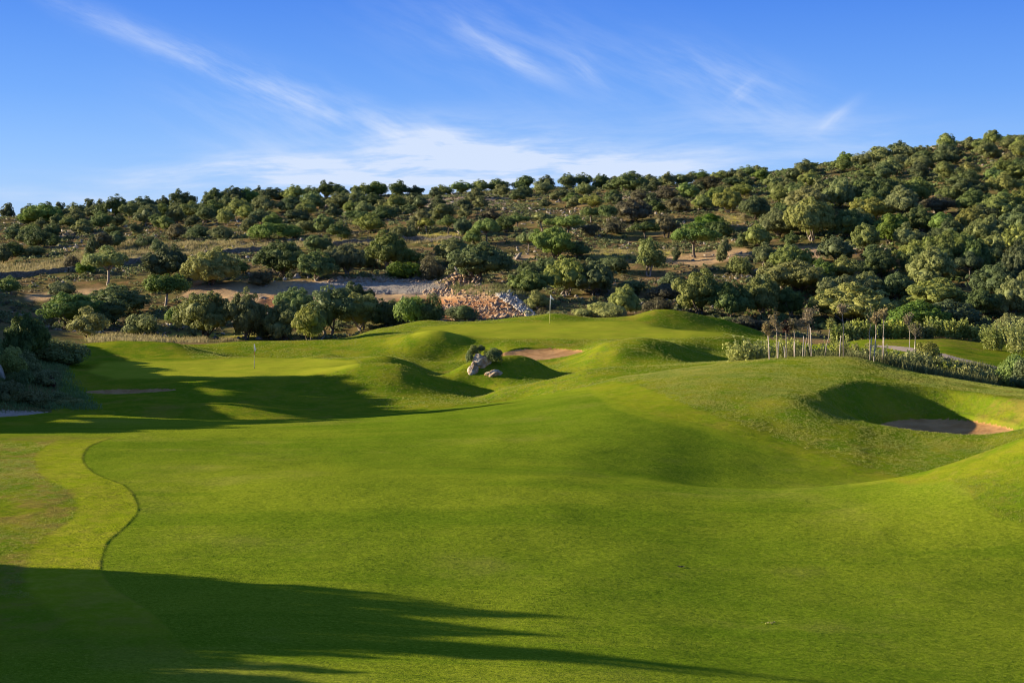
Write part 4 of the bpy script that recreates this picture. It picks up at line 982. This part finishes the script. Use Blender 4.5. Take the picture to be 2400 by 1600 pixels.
boulder('boulder', 103, 92.5, 0.55, 0.4, 0.5, 'small pale stone above the dark red bush', 'stone', 12, 0.25)
gb_ = 'single boulders by the gravel clearing'
for (u, v, s, lb) in [(695, 652, 0.9, 'grey boulder under the trees at the left of the gravel clearing'), (975, 655, 1.5, 'largest pinkish boulder at the back of the gravel clearing'), (668, 655, 0.5, 'small tan boulder left of the grey boulder'),
                  (1110, 646, 1.3, 'pale slab boulder on top of the rock pile')]:
    p = spot(u, v, 150); boulder('boulder', u, p[1], s * 1.3, s * 0.7, s, lb, 'whitestone', int(u) % 17, 0, group=gb_)

# ------------------------------------------------------------------ dry-stone terrace walls
def terrace_wall(name, pts, hgt, label, dmin=190):
    P = spline([spot(u, v, dmin)[:2] for u, v in pts], 10)
    r = np.random.default_rng(len(pts)); b = MB()
    n = len(P); T_ = np.gradient(P, axis=0); T_ /= np.linalg.norm(T_, axis=1, keepdims=True); Nn = np.stack([-T_[:, 1], T_[:, 0]], 1)
    vs = []
    for i in range(n):
        g = G(P[i, 0], P[i, 1]); h_ = hgt * (1 + 0.12 * r.normal()); o1 = 0.26 + 0.03 * r.normal(); o2 = 0.2
        for (off, z) in ((o1, g - 0.5), (o2, g + h_), (-o2, g + h_ + 0.03 * r.normal()), (-o1, g - 0.5)):
            vs.append((P[i, 0] - Nn[i, 0] * off, P[i, 1] - Nn[i, 1] * off, z))
    fs = []
    for i in range(n - 1):
        for q in range(3): fs.append((i * 4 + q, i * 4 + q + 1, i * 4 + 5 + q, i * 4 + 4 + q))
    fs += [(0, 3, 2, 1), (4 * n - 4, 4 * n - 3, 4 * n - 2, 4 * n - 1)]
    return tag(mesh_obj(name, vs, fs, M['wall']), label, 'wall', 'dry-stone terrace walls')
terrace_wall('stone_wall', [(-150, 664), (0, 652), (80, 645), (160, 637)], 0.75, 'low dry-stone wall under the yellow grass at far left')
terrace_wall('stone_wall', [(160, 637), (290, 621), (350, 612), (420, 603)], 0.75, 'low dry-stone wall between the flat-topped tree and the broad dark tree')
terrace_wall('stone_wall', [(480, 598), (560, 592), (640, 589), (700, 586)], 0.7, 'low dry-stone wall above the left flag')
terrace_wall('stone_wall', [(780, 578), (860, 573), (960, 567), (1080, 565)], 0.8, 'low dry-stone wall above the gravel clearing')

# ------------------------------------------------------------------ flagsticks
def flagstick(u, v, hgt, D0, bands, flag_pts, label):
    p = spot(u, v, D0)
    e = empty('golf_flag', (p[0], p[1], p[2]))
    z = 0; 
    r_ = 0.022
    b = MB(); b.tube([(0, 0, -0.1), (0, 0, 0.02)], [0.054, 0.054], 12); b.build('hole_cup', M['black'], e)
    for (z0, z1, mt, lean) in bands:
        b = MB(); b.tube([(lean * z0, 0, z0), (lean * z1, 0, z1)], [r_, r_], 8); o = b.build('pole', M[mt], e)
    # rippled cloth with thickness
    vs, fs = [], []; n = 10
    top, bot = flag_pts
    for i in range(n + 1):
        t = i / n
        for side in (0.004, -0.004):
            for (A_, k) in ((top, 0), (bot, 1)):
                x = A_[0][0] + (A_[1][0] - A_[0][0]) * t; zz = A_[0][1] + (A_[1][1] - A_[0][1]) * t - 0.05 * math.sin(t * 3.1)
                vs.append((x, 0.05 * math.sin(t * 7) * t + side, zz))
    for i in range(n):
        a = i * 4; fs += [(a, a + 1, a + 5, a + 4), (a + 2, a + 6, a + 7, a + 3), (a, a + 4, a + 6, a + 2), (a + 1, a + 3, a + 7, a + 5)]
    fs += [(0, 2, 3, 1), (n * 4, n * 4 + 1, n * 4 + 3, n * 4 + 2)]
    mesh_obj('flag', vs, fs, M['cloth'], e, True)
    return tag(e, label, 'golf flag', 'flagsticks on the putting greens')
D1 = spot(596, 863.5, 98)[1]; s1 = D1 / F
flagstick(596, 863.5, 2.1, 98, [(0, 20 * s1, 'stake', 0), (20 * s1, 32 * s1, 'yellowpaint', 0), (32 * s1, 41 * s1, 'red', 0), (41 * s1, 58 * s1, 'white', 0)],
          (((0.01, 58 * s1), (4.5 * s1, 47 * s1)), ((0.01, 43 * s1), (3.2 * s1, 40 * s1))), 'white flag hanging limp on the thin pole of the left lower green')
D2 = spot(1288.5, 759, 124)[1]; s2 = D2 / F
flagstick(1288.5, 759, 2.4, 124, [(0, 26 * s2, 'yellowpaint', 0.02), (26 * s2, 68 * s2, 'white', 0.022)],
          (((1.4 * s2 + 0.02, 68 * s2), (11 * s2, 58 * s2)), ((1.4 * s2 + 0.02, 59.5 * s2), (9.5 * s2, 56 * s2))), 'white triangular flag blowing right on the pole of the upper green')

# ------------------------------------------------------------------ staked saplings on the right-hand hill
def sapling(tp, crown, stake, label, seed, mt='rust', twin=None):
    """tp: base and fork in picture px at D; crown: centre and size; all built at one distance"""
    (ub, vb), (ut, vt), D = tp
    x0 = W(ub, D); g = G(x0, D); s = D / F
    e = empty('staked_sapling', (x0, D, g))
    r = np.random.default_rng(seed)
    zb = g; zt = -(vt - VH) * s - g; dxt = (ut - ub) * s
    fork = np.array([dxt, 0.05 * r.normal(), zt])
    b = MB(); m1 = fork * 0.35 + np.array([0.03 * r.normal(), 0.02, 0]); m2 = fork * 0.7 + np.array([0.03 * r.normal(), 0, 0])
    b.tube([(0, 0, -0.2), m1, m2, fork], [0.026, 0.024, 0.022, 0.020], 7)
    cu, cv, cw, chh = crown; cc = np.array([(cu - ub) * s, 0, -(cv - VH) * s - g]); rw, rh = cw * s / 2, chh * s / 2
    tips = []
    for k in range(9):
        d = unit(r.normal(size=3) + np.array([0, 0, 0.5])) * np.array([rw, rw, rh]) * r.uniform(0.6, 1.0)
        tip = cc + d; tips.append(tip)
        b.tube([fork - (0, 0, 0.03), (fork + tip) / 2 + r.normal(size=3) * 0.03, tip], [0.016, 0.011, 0.005], 4)
    if twin: b.tube([(twin[0] * s, 0.06, -0.2), (twin[1] * s, 0.03, zt * 0.95)], [0.026, 0.018], 6)
    b.build('trunk', M['palebark'], e)
    n = 300; tt = np.array(tips)[r.integers(0, 9, n)]
    f = r.uniform(0.35, 1.05, (n, 1)); C = fork + (tt - fork) * f + r.normal(size=(n, 3)) * 0.075
    V4, Q4 = leaf_quads(C, r.normal(size=(n, 3)) + (0, -0.4, 0.5), 0.055, 0.6, 0.8, r)
    mesh_obj('crown', V4, Q4, M[mt], e)
    if stake:
        (a, bt) = stake; b = MB()
        zb_ = -(bt[1] - VH) * s - g
        b.tube([((a[0] - ub) * s, -0.07, -0.25), ((bt[0] - ub) * s, -0.07, zb_)], [0.025, 0.022], 8); st = b.build('stake', M['stake'], e)
    return tag(e, label, 'sapling', 'staked young trees on the hill crest')
def sD(u, v, d=None):  # distance of the crest under a sapling
    return spot(u, v, 66, 92)[1] if d is None else d
SAP = [
 (((1803, 842), (1799, 785), None), (1800, 771, 34, 30), ((1804, 842), (1800, 786)), 'leftmost staked sapling, thin, with a brown wispy top', 'rust'),
 (((1822, 840), (1820, 768), None), (1824, 752, 44, 38), ((1822, 842), (1824, 800)), 'second sapling from left with a forked top', 'rust'),
 (((1843, 838), (1842, 782), None), (1843, 768, 26, 30), ((1840, 840), (1837, 811)), 'small sapling beside a short stake, third from left', 'redleaf'),
 (((1862, 836), (1861, 772), None), (1860, 760, 40, 32), ((1862, 837), (1862, 800)), 'upright sapling fourth from left', 'brown'),
 (((1886, 835), (1892, 762), None), (1888, 750, 36, 36), ((1880, 836), (1883, 787)), 'leaning sapling crossing behind its straight stake, fifth from left', 'rust'),
 (((1902, 833), (1896, 742), None), (1898, 736, 52, 50), ((1902, 835), (1899, 768)), 'tall bushy rusty sapling sixth from left', 'rust'),
 (((1932, 832), (1944, 768), None), (1948, 758, 18, 26), None, 'bare thin sapling leaning right, seventh from left', 'pale'),
 (((1977, 830), (1974, 735), None), (1976, 728, 34, 34), ((1966, 828), (1970, 786)), 'tallest sapling with its stake standing apart on the left', 'rust'),
 (((2038, 826), (2041, 756), None), (2038, 738, 34, 50), ((2037, 826), (2042, 790)), 'sapling with a tall green wispy top, left of the close pair', 'olive'),
 (((2047, 848), (2052, 758), None), (2051, 744, 34, 32), ((2046, 850), (2052, 783)), 'sapling rooted lowest of the close group of three', 'rust'),
 (((2068, 843), (2070, 748), None), (2071, 738, 30, 32), ((2068, 845), (2071, 790)), 'straight sapling right of the close group of three', 'rust'),
 (((2134, 852), (2130, 762), None), (2130, 750, 38, 40), ((2130, 850), (2131, 800)), 'sapling with two stems, second from right', 'rust'),
 (((2142, 866), (2145, 788), None), (2150, 770, 40, 34), ((2141, 867), (2144, 800)), 'rightmost staked sapling beside the bushes', 'brown'),
]
for i, (tp, cr, stk, lb, mt) in enumerate(SAP):
    ub, vb = tp[0]
    D = sD(ub, vb)
    sapling((tp[0], tp[1], D), cr, stk, lb, 50 + i, mt)

# pale shrubs and reedy bushes around the saplings, each its own thing
def reedy(name, x, y, w, h, mat, label, seed, group, n=700, wd=0.034):
    r = np.random.default_rng(seed)
    z = G(x, y); e_ = None
    k = 34; a = r.uniform(0, 6.28, k); rad = np.sqrt(r.random(k)) * w * 0.30
    roots = np.stack([rad * np.cos(a), rad * np.sin(a), np.zeros(k) - 0.05], 1)
    tips = roots * np.array([1.7, 1.7, 1]) + np.stack([r.normal(size=k) * w * 0.07, r.normal(size=k) * w * 0.07, h * r.uniform(0.6, 1.05, k)], 1)
    b = MB()
    for p, q in zip(roots, tips): b.tube([p, (p + q) / 2 + r.normal(size=3) * 0.03, q], [0.010, 0.008, 0.004], 4, cap=False)
    o = empty(name, (x, y, z))
    b.build('stems', M['reed'], o)
    t = r.integers(0, k, n); f = r.uniform(0.12, 1.05, (n, 1)); C = roots[t] + (tips[t] - roots[t]) * f + r.normal(size=(n, 3)) * 0.06
    V4, Q4 = leaf_quads(C, r.normal(size=(n, 3)) + (0, 0, 0.4), wd * 1.5, 1.5, 0.6, r)
    # leaves point up along the stems
    mesh_obj('foliage', V4, Q4, M[mat], o)
    return tag(o, label, 'shrub', group)
gp = 'pale shrubs among the saplings'
for i, (u, D, wp, hp, mt, lb) in enumerate([(1735, 78.6, 66, 52, 'pale', 'pale feathery shrub at the left end of the sapling row'), (1766, 79, 64, 60, 'pale', 'pale feathery shrub just left of the first sapling'), (1793, 80, 44, 58, 'pale', 'pale shrub behind the first sapling'),
        (1832, 81, 54, 68, 'pale', 'tall pale shrub behind the second and third saplings'), (1854, 80, 44, 56, 'pale', 'small pale shrub behind the fourth sapling'), (1880, 81, 44, 50, 'olive', 'grey-green shrub behind the leaning sapling'),
        (1910, 80.5, 48, 48, 'olive', 'grey-green shrub right of the bushy rusty sapling'), (1946, 81.5, 44, 52, 'reed', 'shrub behind the bare thin sapling'), (1985, 81, 60, 54, 'yellow', 'yellow shrub behind the tallest sapling'),
        (2016, 81, 62, 52, 'yellow', 'yellow shrub between the tallest sapling and the group of three'), (2056, 82, 46, 50, 'olive', 'grey shrub behind the group of three saplings'), (1962, 88, 50, 66, 'reed', 'reedy shrub farther behind the tallest sapling')]):
    s = D / F; reedy('shrub', W(u, D), D, wp * s * 1.15, hp * s * 1.1, mt, lb, 100 + i, gp, n=900)
gh = 'reedy hedge shrubs along the back of the right-hand bank'
names = ['first', 'second', 'third', 'fourth', 'fifth', 'sixth', 'seventh', 'eighth', 'ninth', 'tenth', 'eleventh', 'twelfth', 'thirteenth', 'fourteenth']
for i in range(14):
    u = 1965 + i * 33 + random.uniform(-6, 6); D = 123.5 + random.uniform(-0.8, 1.2) - 0.0 * i
    hp = 27 + random.uniform(0, 12) + (3 if i < 3 else 0)
    s = D / F; reedy('hedge_shrub', W(u, D), D, 58 * s, hp * s * 1.2, 'reed' if i % 3 else 'olive', f'{names[i]} reedy shrub from left in the hedge behind the grass bank', 200 + i, gh, n=1100, wd=0.05)
for i, (u, D, wp, hp, lb) in enumerate([(2330, 112, 60, 50, 'reedy shrub in front of the hedge near the right edge'), (2385, 110, 70, 70, 'large reedy shrub at the right edge above the cart path')]):
    s = D / F; reedy('hedge_shrub', W(u, D), D, wp * s, hp * s * 1.2, 'reed', lb, 260 + i, gh, n=1100, wd=0.045)
gf = 'bushes between the right hill and the cart path'
for (u, D, wp, hp, mt, fk, lb) in [(2172, 86, 64, 52, 'yellow', 'bush', 'domed olive bush at the bend of the cart path'), (2150, 84, 50, 34, 'yellow', 'bush', 'low bush right of the last sapling'), (2205, 85, 66, 28, 'olive', 'bush', 'dark bush hiding the middle of the cart path'),
        (2276, 82, 50, 28, 'green', 'bush', 'upright dark bush left of the visible cart path'), (2322, 82, 44, 20, 'dark', 'bush', 'dark bush in the dip before the right-hand corner'), (2250, 80.5, 56, 30, 'green', 'bush', 'green bush behind the bunker hill crest'),
        (2390, 81.5, 80, 60, 'green', 'bush', 'large green bush at the right edge before the cart path'), (2415, 80, 80, 60, 'dark', 'bush', 'dark bush cut by the right picture edge')]:
    s = D / F; x = W(u, D)
    e = plant('bush', fk, mt, (x, D, G(x, D) - 0.05), wp * s * 1.1, hp * s * 1.1, cat='bush', trunk=False, group=gf); e['label'] = lb
for i, (u, D, wp, hp) in enumerate([(2190, 80, 56, 44), (2225, 79.5, 60, 40), (2262, 79, 60, 38), (2155, 80, 50, 46)]):
    s = D / F; reedy('shrub', W(u, D), D, wp * s * 1.2, hp * s * 1.2, 'lushreed', f'{["second", "third", "rightmost", "leftmost"][i]} of the reedy shrubs along the crest above the deep bunker', 300 + i, 'reedy shrubs above the deep bunker', n=900)

for i, (u, D, wp, hp, lb) in enumerate([(2080, 80.5, 56, 40, 'bright reedy shrub between the group of three saplings and the twin-stemmed one'), (2110, 81, 56, 44, 'bright reedy shrub just left of the twin-stemmed sapling'),
        (2170, 82, 56, 50, 'bright reedy shrub just right of the last sapling'), (2030, 80, 60, 38, 'bright reedy shrub left of the group of three saplings'), (2300, 79, 56, 34, 'bright reedy shrub at the right end of the crest above the bunker')]):
    s = D / F; reedy('shrub', W(u, D), D, wp * s * 1.2, hp * s * 1.15, 'lushreed', lb, 330 + i, 'bright reedy shrubs below the saplings', n=900)
# divots on the fairway
for i, (u, v, L_, mt, lb) in enumerate([(1597, 1329, 0.10, 'black', 'small dark divot in the lower right fairway'), (1806, 1461, 0.13, 'drygrass', 'small pale divot near the bottom right of the fairway')]):
    p = spot(u, v, 22, 40); r = np.random.default_rng(i + 5); k_ = 14; C = np.c_[r.normal(size=(k_, 2)) * np.array([L_ * 0.5, 0.03]), np.full(k_, 0.012)]
    v_, f_ = leaf_quads(C, np.tile([0, -0.3, 1.0], (k_, 1)), 0.022, 1.0, 0.4, r)
    o = mesh_obj('divot', v_, f_, M[mt]); o.location = (p[0], p[1], p[2] + 0.01); tag(o, lb, 'divot', 'divots on the fairway')

# golf ball in the deep bunker
p = spot(2114, 1013, 58); 
iv, fc = ICO2
ball = mesh_obj('golf_ball', iv * 0.03, fc, M['white'], smooth=True); ball.location = (p[0], p[1], p[2] + 0.03)
tag(ball, 'tiny white golf ball lying in the shaded deep bunker', 'golf ball')

# ------------------------------------------------------------------ trees beyond the left edge whose long shadows cross the turf
SH = [  # x, y, width, height
 (-22, 30.4, 3.6, 5.6), (-21, 28.6, 2.6, 5.3), (-19, 27.6, 2.6, 4.0), (-20, 26.5, 2.8, 4.8), (-19, 25.2, 2.4, 4.2), (-18, 23.8, 3.2, 3.8), (-17, 22.0, 3.2, 3.8), (-26, 28.0, 1.7, 7.4),
 (-34, 61.5, 5, 2.8), (-35, 64.5, 5, 3.4), (-34, 68, 5, 4.0), (-34, 72, 4, 5.8), (-36, 76, 6, 4.6), (-38, 80, 6, 4.4), (-40, 84, 6, 4.0), (-41, 88, 6, 3.2), (-42, 93, 6, 3.0), (-43, 98, 6, 2.8),
]
for i, (x, y, w, h) in enumerate(SH):
    e = plant('tree', 'large', 'dark', (x, y, G(x, y) - 0.1), w, h, var=i, cat='tree', trunk=True, group='trees beyond the left edge')
    e['label'] = f'broad dark tree just outside the left edge, {ordn(i + 1)} by distance' if False else 'broad dark tree outside the left edge casting long shadows'

# ------------------------------------------------------------------ light
az = math.radians(SUN_AZ); el = math.radians(SUN_EL)
sdir = Vector((-math.cos(az) * math.cos(el), -math.sin(az) * math.cos(el), math.sin(el)))   # towards the sun
sl = bpy.data.lights.new('sun', 'SUN'); sl.energy = 5.0; sl.angle = math.radians(0.5); sl.color = (1.0, 0.85, 0.58)
so = bpy.data.objects.new('sun', sl); COL.objects.link(so); so.rotation_euler = sdir.to_track_quat('Z', 'Y').to_euler()
so.location = (-50, 0, 60)

w = bpy.data.worlds.new('World'); scene.world = w; w.use_nodes = True
nt = w.node_tree; nt.nodes.clear()
class WN(NT):
    def __init__(s, t): s.t = t
n = WN(nt)
skyt = n.n('ShaderNodeTexSky', sky_type='NISHITA'); skyt.sun_disc = False
skyt.sun_elevation = el; skyt.sun_rotation = math.atan2(sdir.x, sdir.y); skyt.altitude = 100; skyt.air_density = 1.0; skyt.dust_density = 0.15; skyt.ozone_density = 3.0
hs = n.n('ShaderNodeHueSaturation', i_Color=skyt.outputs[0], i_Hue=0.505, i_Saturation=1.25, i_Value=1.0)
# blue deepens up the frame; higher, unseen stops greyed for less blue fill light
zz = n.n('ShaderNodeSeparateXYZ', i_0=n.n('ShaderNodeTexCoord').outputs['Generated']).outputs[2]
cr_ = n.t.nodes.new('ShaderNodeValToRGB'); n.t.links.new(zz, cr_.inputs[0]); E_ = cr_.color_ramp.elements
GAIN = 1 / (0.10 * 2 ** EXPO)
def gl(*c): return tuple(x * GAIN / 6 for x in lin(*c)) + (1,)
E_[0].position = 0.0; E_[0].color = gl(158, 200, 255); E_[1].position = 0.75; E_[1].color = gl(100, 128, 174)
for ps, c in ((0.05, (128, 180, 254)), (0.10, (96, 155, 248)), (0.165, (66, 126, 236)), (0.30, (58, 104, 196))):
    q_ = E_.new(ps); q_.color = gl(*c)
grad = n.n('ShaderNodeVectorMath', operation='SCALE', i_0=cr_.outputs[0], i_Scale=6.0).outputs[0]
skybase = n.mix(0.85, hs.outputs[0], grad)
# thin cirrus, laid out by compass direction and height above the horizon
tc = n.n('ShaderNodeTexCoord').outputs['Generated']
sp = n.n('ShaderNodeSeparateXYZ', i_0=tc)
ax = n.math('DIVIDE', sp.outputs[0], n.math('MAXIMUM', sp.outputs[1], 0.05)); azn = n.math('DIVIDE', sp.outputs[2], n.math('MAXIMUM', sp.outputs[1], 0.05))
pv = n.n('ShaderNodeCombineXYZ', i_0=ax, i_1=azn, i_2=0.0).outputs[0]
S = [(60, -40, 420, 135, 26, 0.22), (330, 90, 720, 240, 34, 0.38), (560, 180, 960, 325, 42, 0.34), (820, 290, 1200, 380, 40, 0.40),
     (340, 414, 1050, 392, 34, 1.3), (800, 402, 1650, 388, 40, 1.3), (880, 345, 1350, 362, 60, 0.9), (500, 400, 1700, 400, 60, 0.35), (1000, 310, 1120, 400, 36, 0.35),
     (1040, 30, 1160, 125, 20, 0.25), (1110, 90, 1280, 180, 26, 0.30), (1320, 110, 1420, 205, 26, 0.30), (1540, 150, 1900, 260, 70, 0.30),
     (1700, 250, 1760, 190, 16, 0.35), (1900, 310, 2000, 245, 14, 0.34), (1500, 300, 2200, 330, 60, 0.28), (-100, 468, 300, 462, 22, 0.45), (900, 20, 1500, 200, 120, 0.16), (400, 250, 900, 420, 90, 0.18)]
wpc = n.n('ShaderNodeVectorMath', operation='SUBTRACT', i_0=n.noise(pv, 10, 2, 0.5, True), i_1=(0.5, 0.5, 0.5)).outputs[0]
pw = n.n('ShaderNodeVectorMath', operation='ADD', i_0=pv, i_1=n.n('ShaderNodeVectorMath', operation='SCALE', i_0=wpc, i_Scale=0.016).outputs[0]).outputs[0]
fib = {}
for nm_, ang, stretch, sc in (('down', -24, 5.0, 13), ('steep', -42, 5.0, 16), ('flat', 2, 7.0, 10), ('up', 38, 5.0, 15)):
    rt_ = n.n('ShaderNodeVectorRotate', rotation_type='Z_AXIS', i_Vector=pw, i_Angle=math.radians(-ang)).outputs[0]
    mp_ = n.n('ShaderNodeMapping', i_Vector=rt_, i_Scale=(1.0, stretch, 1), i_Location=(ang * 0.37, 0, 0)).outputs[0]
    fib[nm_] = n.math('ADD', n.math('MULTIPLY', n.ramp(n.noise(mp_, sc, 5, 0.62), 0.30, 0.76), 1.15), 0.10)
groups = {}
for (u1, v1, u2, v2, wid_, amp) in S:
    a_ = np.array([(u1 - UC) / F, (VH - v1) / F]); b_ = np.array([(u2 - UC) / F, (VH - v2) / F]); c_ = (a_ + b_) / 2; L_ = np.linalg.norm(b_ - a_)
    th = math.atan2(b_[1] - a_[1], b_[0] - a_[0]); dg = math.degrees(th)
    key = 'flat' if abs(dg) < 9 else 'up' if dg > 0 else 'steep' if dg < -33 else 'down'
    sub = n.n('ShaderNodeVectorMath', operation='SUBTRACT', i_0=pw, i_1=(c_[0], c_[1], 0)).outputs[0]
    gx = n.n('ShaderNodeVectorMath', operation='DOT_PRODUCT', i_0=sub, i_1=(math.cos(th) * 2 / L_, math.sin(th) * 2 / L_, 0)).outputs['Value']
    gy = n.n('ShaderNodeVectorMath', operation='DOT_PRODUCT', i_0=sub, i_1=(-math.sin(th) * F / wid_, math.cos(th) * F / wid_, 0)).outputs['Value']
    g = n.math('EXPONENT', n.math('MULTIPLY', n.math('ADD', n.math('MULTIPLY', gx, gx), n.math('MULTIPLY', gy, gy)), -1.0))
    g = n.math('MULTIPLY', g, amp)
    groups[key] = g if key not in groups else n.math('ADD', groups[key], g)
tot = None
for key, g in groups.items():
    x_ = n.math('MULTIPLY', g, fib[key]); tot = x_ if tot is None else n.math('ADD', tot, x_)
tot = n.math('MINIMUM', tot, 0.85)
cl_ = [x * GAIN for x in lin(222, 234, 255)]
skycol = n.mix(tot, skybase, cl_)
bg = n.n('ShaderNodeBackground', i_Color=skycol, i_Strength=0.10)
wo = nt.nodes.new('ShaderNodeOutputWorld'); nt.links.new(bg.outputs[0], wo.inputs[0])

# ------------------------------------------------------------------ camera
cd = bpy.data.cameras.new('camera'); cam = bpy.data.objects.new('camera', cd); COL.objects.link(cam)
cd.sensor_width = 36; cd.lens = 36 * F / 2400; cd.shift_y = -(800 - VH) / 2400
cam.location = (0, 0, 0); cam.rotation_euler = (math.radians(90), 0, 0); cd.clip_start = 0.5; cd.clip_end = 20000
scene.camera = cam
scene.render.engine = 'CYCLES'
scene.view_settings.view_transform = 'Standard'; scene.view_settings.look = 'None'
scene.view_settings.exposure = EXPO; scene.view_settings.gamma = 1
scene.cycles.filter_width = 1.05; scene.cycles.pixel_filter_type = 'BLACKMAN_HARRIS'
scene.cycles.max_bounces = 3; scene.cycles.diffuse_bounces = 2; scene.cycles.transmission_bounces = 2; scene.cycles.transparent_max_bounces = 4
print('kinds', sum(1 for o in bpy.data.objects if o.get('category') == 'tree'), sum(1 for o in bpy.data.objects if o.get('category') == 'bush'))
print('trees', len(TREES), 'objects', len(bpy.data.objects))
